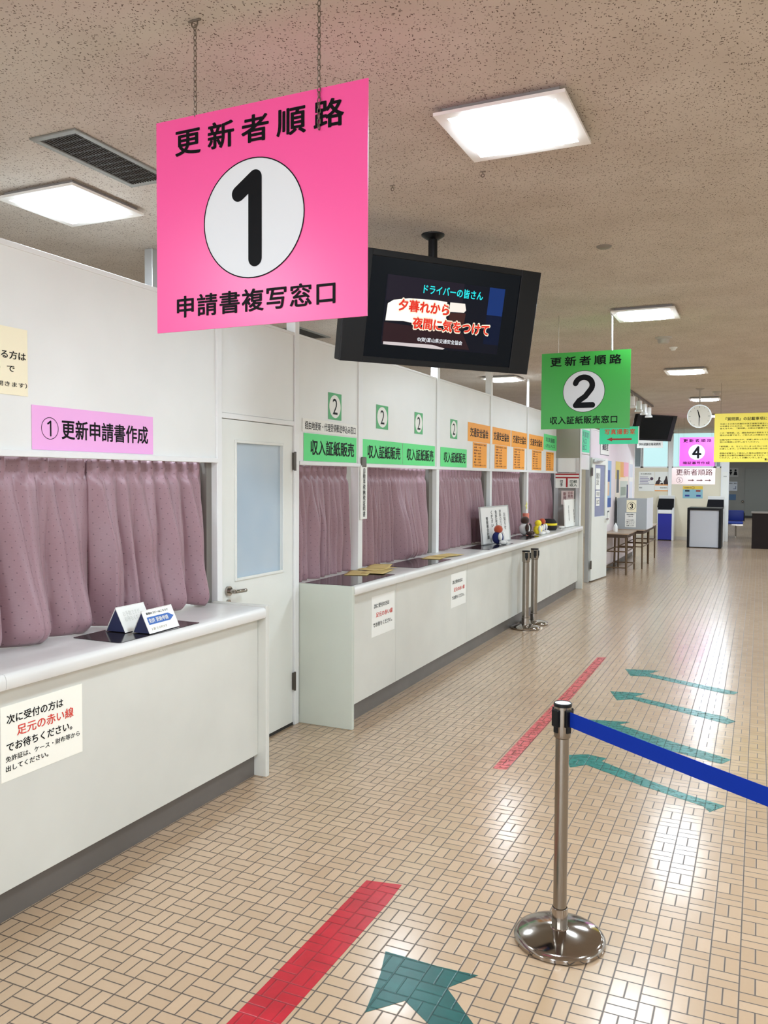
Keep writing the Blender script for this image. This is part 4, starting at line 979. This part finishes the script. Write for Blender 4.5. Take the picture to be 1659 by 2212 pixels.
marking('floor_arrow', 'worn teal floor arrow half hidden by the blue belt', 'floor marking', [(-1.077, 5.96), (-.799, 6.027), (-.861, 5.93), (-.47, 5.682), (-.119, 5.478), (-.173, 5.369), (-.57, 5.53), (-.88, 5.79), (-.98, 5.70)], M_TEALW, G)
marking('floor_arrow', 'nearest of the four worn teal arrows, with pale torn tail', 'floor marking', [(-1.075, 5.12), (-.943, 5.198), (-.823, 5.168), (-.844, 5.107), (-.509, 4.875), (-.32, 4.76), (-.125, 4.678), (-.198, 4.557), (-.236, 4.626), (-.553, 4.782), (-.916, 5.0), (-.995, 4.911)], M_TEALW, G)

# ------------------------------------------------------------------ end of the long counter and wall beyond
YP = 13.10
bm = B(); box(bm, -2.98, -2.58, YP, YP+0.05, 2.06, ZC); struct('wall_left', bm, mat('olive_panel', (150, 147, 132), 0.5))
bm = B(); box(bm, -2.98, -2.92, YP, YP+0.05, 0, 2.06); box(bm, -2.635, -2.58, YP, YP+0.05, 0, 2.06); struct('trim_17', bm, M_ALU)
bm = B(); box(bm, -2.92, -2.635, YP+0.01, YP+0.04, 1.832, 2.06); struct('trim_18', bm, M_WHITE)
wn = thing('window_1', 'glazed panel with grey vertical blind at the long counter\'s far end', 'window', (-2.78, YP, 0.98)); wn['kind'] = 'structure'
bm = B()
for i in range(13):
    x = -2.915+0.275*i/13; a = B(); box(a, 0, 0.024, 0, 0.002, 0.9, 1.828); a.transform(Matrix.Translation((x, YP+0.05, 0)) @ Matrix.Rotation(0.5, 4, 'Z')); merge(bm, a, lambda c: c.copy())
obj('vertical_blind', bm, mat('blind_grey', (168, 154, 146), 0.7), wn)
bm = B(); box(bm, -2.92, -2.635, YP+0.025, YP+0.03, 0.98, 1.832); obj('glass', bm, clear_glass(), wn)
bm = B(); box(bm, -2.575, -2.558, YP-0.01, YP+0.06, 0.0, 2.55, 0.002); struct('trim_19', bm, M_WHITE)
f = facing(-2.955, YP-0.004, 1.585); t = sheet('postal_sign', 'white postal sign with red T-mark, at the long counter\'s far end', 'sign', f, 0.37, 0.232, M_PAPER, th=0.003)
bm = B(); fbox(bm, f, 0, 0.37, 0.205, 0.226, 0.003, 0.0038); fbox(bm, f, 0, 0.37, 0.152, 0.176, 0.003, 0.0038); fbox(bm, f, 0.167, 0.194, 0.01, 0.152, 0.003, 0.0038); obj('postal_mark', bm, mat('crimson', (168, 24, 34), 0.5), t)
letters(f, '切\n手', 0.095, 0.075, 0.048, 0.105, M_BLACK, t, n=0.004, bold=0.015); letters(f, '印紙\n収入', 0.285, 0.075, 0.115, 0.105, mat('green_black', (20, 52, 38), 0.5), t, n=0.004, bold=0.015)
f = facing(-2.86, YP-0.004, 1.32); t = sheet('wall_poster', 'small white and red notice under the postal sign', 'notice', f, 0.20, 0.22, mat('blush_paper', (226, 206, 200), 0.6))
letters(f, '新\n発\n売', 0.055, 0.11, 0.05, 0.18, mat('wine_ink', (120, 40, 50), 0.5), t, n=0.0018); letters(f, '切手\n発売', 0.145, 0.16, 0.08, 0.1, MATS['wine_ink'], t, n=0.0018)
# wall beyond, with an opened door
X3 = -2.58
bm = B(); box(bm, X3-0.06, X3, 13.16, 13.94, 2.13, 2.56, 0.002, 1); struct('wall_left', bm, M_WALL)
bm = B(); box(bm, X3-0.06, X3, 13.99, 19.28, 0.10, 2.56, 0.002, 1); struct('wall_left', bm, make_panel('pink_white_wall', (238, 226, 228), 0.4, 0.02))
bm = B(); box(bm, X3-0.05, X3-0.004, 13.99, 19.28, 0.0, 0.10); struct('baseboard_left', bm, M_KICK)
bm = B(); box(bm, X3-0.06, X3+0.01, 13.92, 13.99, 0, 2.56, 0.003); struct('trim_20', bm, M_ALU)
bm = B(); box(bm, X3-0.06, X3+0.01, 19.27, 19.33, 0, 2.58, 0.003); struct('trim_21', bm, M_WHITE)
bm = B(); box(bm, X3-0.07, X3+0.01, 13.16, 19.33, 2.56, 2.585, 0.003); struct('trim_22', bm, M_WHITE)
bm = B(); box(bm, -3.4, -3.38, 13.2, 15.0, 0, 2.1); struct('wall_left', bm, mat('dark_backing', (52, 42, 42), 0.8))
curtain(13.2, 13.95, 7, 77, 'dark plum curtain inside the open doorway past the long counter', z1=1.84, x=-2.95, amp=.02, z0=0.9)
f = onwall(X3+0.0015, 13.19, 2.16); t = sheet('wall_sign', 'tall mint sign above the open doorway past the long counter', 'sign', f, 0.70, 0.36, M_MINT)
letters(f, '写真室\n入口\n出口', 0.36, 0.18, 0.5, 0.30, mat('deep_green_ink', (30, 140, 110), 0.5), t, n=NL, bold=0.012)
f = onwall(X3+0.0015, 13.19, 1.88); 
bm = B(); fbox(bm, f, 0, 0.72, 0, 0.24, -0.02, 0.0); struct('trim_23', bm, M_WHITE)
# opened door leaf
d2 = thing('door_2', 'white door standing open past the long counter, with narrow window', 'door', (X3+0.02, 13.96, 0)); d2['kind'] = 'structure'
hv = Vector((-2.452+2.56, 14.875-13.97, 0)).normalized(); f = F((-2.56, 13.975, 0), hv, (0, 0, 1))
bm = B()
for q in ((0, 0.16, 0.02, 2.085), (0.76, 0.905, 0.02, 2.085), (0.16, 0.76, 0.02, 1.09), (0.16, 0.76, 1.97, 2.085)): fbox(bm, f, *q, -0.02, 0.02)
obj('door_leaf', bm, M_DOOR, d2)
bm = B(); fbox(bm, f, 0.16, 0.76, 1.09, 1.97, -0.004, 0.004); obj('door_glass', bm, make_frost('lilac_glass', (176, 180, 212), (160, 166, 200)), d2)
bm = B(); fbox(bm, f, 0.02, 0.30, 2.0, 2.06, 0.02, 0.06, 0.01); tube(bm, [f.p(0.16, 2.03, 0.06), f.p(0.42, 2.05, 0.10), f.p(0.6, 2.05, 0.05)], 0.012, 8); obj('door_closer', bm, M_ALU, d2, True)
bm = B(); tube(bm, [f.p(0.85, 1.03, -0.055), f.p(0.85, 1.03, 0.055)], 0.012, 10); tube(bm, [f.p(0.85, 1.03, 0.055), f.p(0.74, 1.03, 0.058)], 0.011, 10); ball(bm, f.p(0.85, 1.03, -0.06), 0.03, 0.03, 0.03, 12, 8); obj('door_handle', bm, M_CHROME, d2, True)
for z in (0.22, 1.78):
    bm = B(); fbox(bm, f, -0.05, 0.03, z, z+0.14, 0.018, 0.026, 0.002); obj('hinge', bm, MATS['hinge_metal'], d2)
for (y0, z0, w, h, lb, s) in ((0.24, 1.55, 0.26, 0.36, 'white notice taped high on the opened door\'s window', '関係者以外\n立入禁止'), (0.26, 1.42, 0.24, 0.11, 'small white slip on the opened door\'s window, middle one', '写真室'), (0.28, 1.27, 0.2, 0.13, 'small white slip on the opened door\'s window, lowest one', '出口')):
    ff = f.at(y0, z0, 0.0205 if False else 0.0055); t = sheet('door_notice', lb, 'notice', ff, w, h, M_PAPER, 'notices on the opened door'); letters(ff, s, w/2, h/2, w*0.7, h*0.6, MATS['grey_ink'], t, n=NL)
# posters on the wall beyond the door
def poster(label, y, z, w, h, base, blocks, extra=None):
    f = onwall(X3+0.0015, y, z); t = sheet('wall_poster', label, 'poster', f, w, h, base, 'posters on the wall beyond the opened door')
    for i, (x0, x1, z0, z1, m) in enumerate(blocks):
        bm = B(); poly(bm, f, [(x0*w, z0*h), (x1*w, z0*h), (x1*w, z1*h), (x0*w, z1*h)], 0.0016+0.0003*i); obj('printed_block', bm, m, t)
    if extra: letters(f, extra, w*0.5, h*0.88, w*0.7, h*0.07, M_BLACK, t, n=0.004)
    return t
c = lambda n_, rgb: mat(n_, rgb, 0.5)
PB, PL, PO, PY, PK, PG = c('print_blue', (58, 92, 164)), c('print_sky', (150, 190, 226)), c('print_orange', (244, 180, 96)), c('print_yellow', (240, 214, 110)), c('print_pink', (244, 178, 192)), c('print_grey', (84, 88, 94))
poster('blue poster with pale figure on the wall, left of the dark gap', 15.15, 1.2, 1.0, 0.87, PL, [(0, .30, 0, 1, PB), (.3, 1, 0, .2, PB), (.45, .8, .25, .7, c('print_skin', (226, 190, 160))), (.4, .85, .55, .8, PB)])
poster('yellow and pink poster with grey print, right of the blue poster', 16.65, 1.3, 1.75, 0.78, c('print_cream', (242, 228, 208)), [(0, .35, .55, 1, PY), (.35, .75, .6, 1, PO), (.6, 1, .62, 1, PK), (.08, .26, .2, .78, PG), (.34, .95, .06, .5, c('print_pale', (206, 212, 200))), (.4, .8, .12, .34, c('print_moss', (150, 162, 146))), (.86, .98, .0, .4, c('print_navy', (70, 74, 110)))])
poster('white slim poster at the far corner of that wall', 18.5, 1.2, 0.6, 0.95, M_PAPER, [(.1, .9, .6, .9, c('print_mist', (212, 216, 226))), (.1, .9, .1, .5, c('print_mist2', (222, 226, 236)))])
poster('white framed notice high on the wall, above the opened door\'s edge', 14.9, 2.16, 0.95, 0.26, M_PAPER, [(0, .04, 0, 1, PG), (0, 1, 0, .05, PG)], None)
f = onwall(X3+0.006, 15.0, 2.2); letters(f, '撮影室', 0.42, 0.12, 0.62, 0.14, M_BLACK, bpy.data.objects[[o.name for o in bpy.data.objects if o.get('label', '').startswith('white framed notice high')][0]], n=0.0)
poster('white poster with black brush drawing hanging low beside the opened door', 15.2, 0.88, 0.85, 0.30, M_PAPER, [(.15, .35, .1, .9, c('print_ash', (150, 146, 140))), (.5, .7, .2, .8, PG), (.3, .9, .75, .85, PG)])

# ------------------------------------------------------------------ writing tables with screen
def table(label, x0, x1, y0, y1, z, splay=0.02, low=True):
    t = thing('writing_table', label, 'table', ((x0+x1)/2, (y0+y1)/2, 0), 0, 'narrow wooden writing tables')
    bm = B(); box(bm, x0, x1, y0, y1, z-0.022, z, 0.004); obj('table_top', bm, mat('table_top', (176, 152, 130), 0.35), t)
    bm = B(); box(bm, x0+0.03, x1-0.03, y0+0.03, y1-0.03, z-0.085, z-0.022); obj('apron', bm, mat('table_apron', (74, 54, 38), 0.5), t)
    c_ = {}
    for sx in (0, 1):
        for sy in (0, 1):
            xt = (x1-0.05) if sx else (x0+0.05); yt = (y1-0.05) if sy else (y0+0.05)
            xb = xt+(splay if sx else -splay); yb = yt+(splay*1.5 if sy else -splay*1.5)
            bm = B(); tube(bm, [(xt, yt, z-0.03), (xb, yb, 0.0)], 0.019, 10, r1=0.015); obj('leg', bm, M_WOODT, t, True); c_[sx, sy] = (Vector((xt, yt, z-0.03)), Vector((xb, yb, 0)))
    def at(k, zz): a, b_ = c_[k]; s = (a.z-zz)/(a.z-b_.z); return a.lerp(b_, s)
    for zz in ((0.42, 0.13) if low else (0.42,)):
        for k1, k2 in (((1, 0), (1, 1)), ((0, 0), (0, 1)), ((0, 0), (1, 0)), ((0, 1), (1, 1))):
            bm = B(); tube(bm, [at(k1, zz), at(k2, zz)], 0.011, 8); obj('stretcher', bm, M_WOODT, t, True)
table('nearest wooden writing table, with a white bottle on it', -2.56, -2.12, 15.27, 16.36, 0.752)
table('second wooden writing table, under the grey screen numbered 3', -2.53, -1.99, 16.52, 17.60, 0.757, 0.004, False)
table('farthest wooden writing table, behind the grey screen numbered 3', -2.53, -2.02, 17.66, 18.98, 0.757, 0.004, False)
bm = B(); lathe(bm, (-2.42, 15.75, 0.7525), [(0, 0), (0.038, 0), (0.04, 0.01), (0.04, 0.085), (0.03, 0.12), (0.014, 0.14), (0.014, 0.16), (0, 0.163)], 20); tag(obj('hand_sanitizer', bm, M_WHITE, None, True, origin=(-2.42, 15.75, 0.7525)), 'white rounded bottle standing on the nearest writing table', 'bottle')
t = thing('desk_screen', 'grey folding desk screen with a circled 3, on the writing table', 'screen', (-2.23, 16.55, 0.757))
bm = B(); box(bm, -2.52, -1.965, 16.54, 16.565, 0.758, 1.36, 0.002); obj('front_panel', bm, mat('screen_grey', (168, 172, 174), 0.5), t)
bm = B(); box(bm, -1.985, -1.96, 16.565, 17.55, 0.758, 1.36, 0.002); obj('side_panel', bm, mat('screen_light', (222, 224, 230), 0.45), t)
bm = B(); box(bm, -2.52, -2.495, 16.565, 17.55, 0.758, 1.36, 0.002); obj('side_panel', bm, MATS['screen_grey'], t)
f = facing(-2.34, 16.539, 1.09); t = sheet('screen_notice', 'cream card with a circled 3 on the grey desk screen', 'notice', f, 0.185, 0.235, M_CREAMP, 'cards on the grey desk screen')
bm = B(); ring(bm, f, 0.0925, 0.12, 0.070, 0.077, NL); digit(bm, f, '3', 0.0925, 0.12, 0.095, 0.009, NL); obj('numeral', bm, M_BLACK, t)
f = facing(-2.365, 16.539, 0.80); t = sheet('screen_notice', 'white notice of small print on the grey desk screen, below the 3', 'notice', f, 0.205, 0.275, M_PAPER, 'cards on the grey desk screen')
for i, s in enumerate(('更新申請書の', 'ご記入は', '', 'こちらの机で', 'お書きください', 'ボールペンで', 'お願いします')):
    if s: letters(f, s, 0.10, 0.245-i*0.036, 0.024*len(s), 0.024, M_BLACK, t, n=NL, bold=0.015)
bm = B(); lathe(bm, (-2.53, 16.45, 0.7), [(0, 0), (0.012, 0), (0.012, 0.68), (0, 0.68)], 12); 
for v_ in bm.verts: v_.co.z = v_.co.z if v_.co.z > 0.71 else 0.0
tag(obj('dark_pole', bm, mat('pole_dark', (40, 44, 46), 0.5), None, True, origin=(-2.53, 16.45, 0)), 'thin dark pole at the left edge of the grey desk screen', 'pole')

# ------------------------------------------------------------------ far wall, windows, counters and bench
YF = 24.95
bm = B(); box(bm, -8.0, -0.985, YF, YF+0.1, 0.0, 2.06); struct('wall_far', bm, M_CREAM)
bm = B(); box(bm, -8.0, -0.985, YF-0.012, YF, 0.0, 0.10); struct('baseboard_far', bm, mat('pale_base', (206, 198, 184), 0.5))
bm = B(); box(bm, -0.985, -0.775, YF-0.03, YF+0.16, 0.0, ZC, 0.004); struct('trim_24', bm, M_WHITE)
bm = B(); box(bm, -2.385, -2.29, YF-0.03, YF, 0.0, ZC, 0.004); struct('trim_25', bm, M_WHITE)
M_WINC = mat('window_glow', (196, 238, 240), 0.3, emit=0.75*SCREEN*1.3); M_WING = make_frost('window_grey', (176, 190, 192), (160, 176, 180))
def far_window(k, x0, x1, m, label):
    t = thing('window_%d' % k, label, 'window', ((x0+x1)/2, YF, 2.06)); t['kind'] = 'structure'
    bm = B()
    for q in ((x0, x1, 2.06, 2.095), (x0, x1, 3.04, 3.08), (x0, x0+0.03, 2.06, 3.08), (x1-0.03, x1, 2.06, 3.08)): box(bm, q[0], q[1], YF, YF+0.06, q[2], q[3])
    obj('window_frame', bm, M_WHITE, t)
    bm = B(); box(bm, x0+0.03, x1-0.03, YF+0.03, YF+0.036, 2.095, 3.04); obj('pane', bm, m, t)
far_window(2, -4.4, -3.13, M_WING, 'dull grey pane of the far windows, at their left end')
far_window(3, -3.11, -2.385, M_WINC, 'bright cyan far window under the dark television')
far_window(4, -2.29, -1.16, M_WINC, 'bright cyan far window behind the magenta sign')
far_window(5, -1.14, -0.985, M_WING, 'narrow grey far pane beside the white column')
bm = B(); box(bm, -8.0, -4.4, YF, YF+0.1, 2.06, ZC); struct('wall_far', bm, M_CREAM)
bm = B(); box(bm, -4.4, -0.985, YF-0.01, YF+0.1, 3.08, ZC); struct('trim_26', bm, M_WHITE)
f = facing(-3.20, YF-0.002, 1.385); t = sheet('wall_poster', 'white poster with text lines on the far wall, left half of the pair', 'poster', f, 0.44, 0.56, M_PAPER)
letters(f, '安全運転相談', 0.20, 0.50, 0.30, 0.04, c('print_olive', (70, 80, 60)), t, n=NL)
for i in range(5):
    bm = B(); poly(bm, f, [(0.03, 0.40-i*0.045), (0.26+0.03*(i % 3), 0.40-i*0.045), (0.26+0.03*(i % 3), 0.42-i*0.045), (0.03, 0.42-i*0.045)], NL); obj('printed_line', bm, c('print_mauve', (150, 140, 170)), t)
bm = B(); poly(bm, f, circ(0.36, 0.36, 0.045), NL); poly(bm, f, [(0.0, 0.19), (0.44, 0.19), (0.44, 0.20), (0.0, 0.20)], NL); obj('printed_mark', bm, c('print_plum', (84, 60, 76)), t)
letters(f, '電話', 0.06, 0.1, 0.08, 0.04, MATS['grey_ink'], t, n=NL)
f = facing(-2.75, YF-0.002, 1.385); t = sheet('wall_poster', 'white and orange poster of two seated dark figures on the far wall', 'poster', f, 0.365, 0.56, M_PAPER)
bm = B(); poly(bm, f, [(0.01, 0.20), (0.03, 0.28), (0.09, 0.33), (0.10, 0.40), (0.13, 0.42), (0.15, 0.39), (0.13, 0.33), (0.20, 0.27), (0.14, 0.28), (0.13, 0.20)], NL); poly(bm, f, [(0.24, 0.20), (0.24, 0.28), (0.28, 0.36), (0.30, 0.44), (0.33, 0.43), (0.345, 0.34), (0.36, 0.25), (0.36, 0.20)], NL); poly(bm, f, [(0.15, 0.20), (0.16, 0.24), (0.22, 0.24), (0.23, 0.20)], NL); obj('printed_figures', bm, c('print_dark', (50, 30, 28)), t)
bm = B(); poly(bm, f, [(0, 0.165), (0.365, 0.165), (0.365, 0.20), (0, 0.20)], NL); poly(bm, f, [(0, 0), (0.365, 0), (0.365, 0.035), (0, 0.035)], NL); obj('printed_band', bm, c('print_apricot', (238, 164, 96)), t)
letters(f, '相談無料', 0.24, 0.10, 0.20, 0.03, M_BLACK, t, n=NL)
f = facing(-1.985, YF-0.002, 1.195); t = sheet('wall_poster', 'small yellow and blue poster on the far wall, under the route sign', 'poster', f, 0.53, 0.35, c('print_teal', (140, 186, 198)))
bm = B(); poly(bm, f, [(0, 0.255), (0.53, 0.255), (0.53, 0.35), (0, 0.35)], NL); obj('printed_band', bm, c('print_gold', (238, 200, 76)), t)
bm = B(); ring(bm, f, 0.27, 0.30, 0.03, 0.04, NL+0.001); letters(f, '交通安全', 0.13, 0.30, 0.18, 0.04, M_BLACK, t, n=NL+0.001, bm=bm); obj('printed_title', bm, c('print_umber', (120, 84, 20)), t)
for (x, z, m) in ((0.06, 0.19, c('print_ink', (30, 40, 60))), (0.35, 0.19, c('print_rust', (150, 64, 50))), (0.06, 0.05, c('print_indigo', (44, 60, 140))), (0.36, 0.05, MATS['print_indigo'])):
    bm = B(); poly(bm, f, [(x, z), (x+0.12, z), (x+0.12, z+0.05), (x, z+0.05)], NL+0.001); obj('printed_block', bm, m, t)
f = facing(-0.95, YF-0.032, 1.2); 
t = sheet('wall_notice', 'tall white notice on the white column at the far wall', 'notice', f, 0.14, 0.75, M_PAPER); letters(f, '矢印', 0.07, 0.62, 0.08, 0.03, M_BLACK, t, n=NL)
# kiosks
def kiosk(label, x, y):
    t = thing('service_kiosk', label, 'kiosk', (x, y, 0), 0, 'blue kiosks with black screens')
    bm = B(); box(bm, -0.185, 0.185, -0.25, 0.05, 0.02, 0.76, 0.008); obj('body', bm, mat('kiosk_blue', (30, 38, 150), 0.4), t, local=True)
    bm = B(); box(bm, 0.185, 0.235, -0.24, 0.10, 0.0, 0.92, 0.006); box(bm, -0.21, -0.185, -0.24, 0.10, 0.0, 0.92, 0.006); box(bm, -0.185, 0.185, 0.05, 0.10, 0.0, 0.92); box(bm, -0.185, 0.185, -0.26, 0.06, 0.76, 0.87, 0.006); obj('side_shell', bm, M_WHITE, t, local=True)
    bm = B(); A = [(-0.19, -0.27, 0.88), (0.19, -0.27, 0.88), (0.22, -0.20, 0.95), (0.215, -0.08, 1.18), (-0.185, -0.08, 1.18), (-0.215, -0.20, 0.95)]
    v1 = [bm.verts.new(p) for p in A]; v2 = [bm.verts.new((p[0], p[1]+0.14, p[2])) for p in A]; bm.faces.new(v1); bm.faces.new(list(reversed(v2)))
    for i in range(6): bm.faces.new((v1[i], v1[(i+1) % 6], v2[(i+1) % 6], v2[i]))
    obj('screen_hood', bm, mat('kiosk_black', (14, 13, 17), 0.7, spec=0.15), t, local=True)
    bm = B(); box(bm, -0.20, 0.23, 0.03, 0.10, 0.92, 1.27, 0.006); obj('back_panel', bm, mat('kiosk_back', (226, 222, 216), 0.4), t, local=True)
    return t
k = kiosk('blue kiosk with black screen against the far wall, left one', -2.42, 24.80)
dup(k, (-1.10, 24.55, 0), None, 'blue kiosk half hidden behind the white-panelled counter')
# free-standing counters
t = thing('reception_desk', 'white-panelled desk end with black frame, in the far hall', 'desk', (-1.25, 22.7, 0))
bm = B(); box(bm, -1.60, -0.90, 22.335, 23.3, 0.02, 0.955); obj('panel', bm, mat('desk_panel', (206, 212, 222), 0.4), t)
bm = B(); box(bm, -1.655, -1.595, 22.30, 23.35, 0.0, 1.01, 0.003); box(bm, -0.91, -0.845, 22.30, 23.35, 0.0, 1.01, 0.003); box(bm, -1.595, -0.91, 22.30, 23.35, 0.955, 1.01, 0.003); obj('frame', bm, M_BLACKP, t)
t = thing('reception_desk', 'dark brown desk at the photo\'s right edge in the far hall', 'desk', (0.45, 23.0, 0))
bm = B(); box(bm, -0.15, 1.2, 22.72, 23.5, 0.0, 0.885, 0.004); obj('body', bm, mat('dark_wood', (30, 20, 18), 0.5, spec=0.2), t)
bm = B(); box(bm, -0.175, 1.22, 22.68, 23.54, 0.885, 0.912, 0.004); obj('desk_top', bm, mat('desk_top', (120, 112, 104), 0.4), t)
# bench
t = thing('waiting_bench', 'blue upholstered waiting bench with steel legs, past the far wall', 'bench', (-1.2, 27.1, 0))
bm = B(); box(bm, -2.2, -0.42, 26.85, 27.35, 0.40, 0.47, 0.03); obj('seat', bm, mat('bench_blue', (56, 84, 190), 0.5), t, True)
bm = B(); box(bm, -2.2, -0.40, 27.30, 27.42, 0.47, 0.80, 0.05); obj('backrest', bm, mat('bench_navy', (34, 56, 150), 0.5), t, True)
bm = B(); box(bm, -2.2, -0.42, 26.84, 26.88, 0.36, 0.40); obj('seat_rail', bm, M_CHROME, t)
for x in (-1.9, -0.62):
    bm = B(); tube(bm, [(x, 27.1, 0.40), (x, 27.1, 0.03)], 0.025, 10); tube(bm, [(x, 26.85, 0.02), (x, 27.35, 0.02)], 0.02, 8); obj('leg', bm, M_STEEL, t, True)
bm = B(); torus(bm, (-0.40, 27.25, 0.62), 0.14, 0.015, (1, 0, 0), 18, 8); obj('armrest', bm, M_BLACKP, t, True)
# notices on the grey end wall
ye = 40.995
f = facing(-1.33, ye, 1.86); t = sheet('wall_sign', 'grey toilet sign with dark figure on the far grey wall', 'sign', f, 0.44, 0.40, mat('sign_grey', (150, 150, 146), 0.5))
bm = B(); poly(bm, f, circ(0.12, 0.29, 0.045), NL); poly(bm, f, [(0.05, 0.23), (0.19, 0.23), (0.12, 0.06)], NL); poly(bm, f, circ(0.32, 0.30, 0.045), NL); poly(bm, f, [(0.27, 0.24), (0.37, 0.24), (0.40, 0.08), (0.24, 0.08)], NL); obj('figures', bm, M_BLACK, t)
f = facing(-1.42, ye, 1.22); t = sheet('wall_sign', 'pale sign with dark title on the far grey wall, below the toilet sign', 'sign', f, 0.50, 0.42, c('print_fog', (186, 192, 200)))
letters(f, '受付順番のご案内', 0.25, 0.345, 0.44, 0.06, M_BLACK, t, n=NL, bold=0.02)
bm = B(); poly(bm, f, [(0.05, 0.08), (0.05, 0.22), (0.08, 0.22), (0.08, 0.11), (0.15, 0.11), (0.15, 0.08)], NL); poly(bm, f, [(0.45, 0.22), (0.45, 0.08), (0.33, 0.08), (0.33, 0.11), (0.42, 0.11), (0.42, 0.22)], NL); obj('marks', bm, c('print_steel', (84, 94, 120)), t)
f = facing(-1.33, ye, 0.80); t = sheet('wall_sign', 'small blue sign on the far grey wall', 'sign', f, 0.36, 0.26, c('print_denim', (64, 96, 130)))
f = facing(-0.52, ye, 1.20); t = sheet('wall_sign', 'green emergency exit sign on the far grey wall', 'sign', f, 0.34, 0.36, c('exit_green', (24, 92, 62)))
bm = B(); poly(bm, f, circ(0.16, 0.29, 0.032), NL); poly(bm, f, [(0.08, 0.24), (0.24, 0.25), (0.28, 0.18), (0.24, 0.17), (0.20, 0.21), (0.20, 0.14), (0.26, 0.05), (0.21, 0.04), (0.15, 0.12), (0.06, 0.06), (0.05, 0.10), (0.12, 0.15), (0.12, 0.20), (0.08, 0.18)], NL); obj('running_figure', bm, M_PAPER, t)
f = facing(-0.62, ye, 0.30); t = sheet('wall_notice', 'white and violet notice under the green exit sign', 'notice', f, 0.5, 0.80, c('print_taupe', (134, 130, 128)))
letters(f, '非常口\n案内図', 0.25, 0.55, 0.36, 0.3, c('print_violet', (84, 78, 110)), t, n=NL)
d3 = thing('door_3', 'grey double door in the far grey end wall', 'door', (-0.2, 41, 0)); d3['kind'] = 'structure'
bm = B(); fe = facing(0, 40.985, 0); fbox(bm, fe, -0.6, 1.4, 0.05, 2.25, 0, 0.01); obj('door_leaf', bm, mat('grey_door', (122, 124, 118), 0.5), d3)
bm = B(); ball(bm, (-0.68, 40.95, 0.75), 0.05, 0.05, 0.05, 10, 8); obj('door_handle', bm, M_CHROME, d3, True)
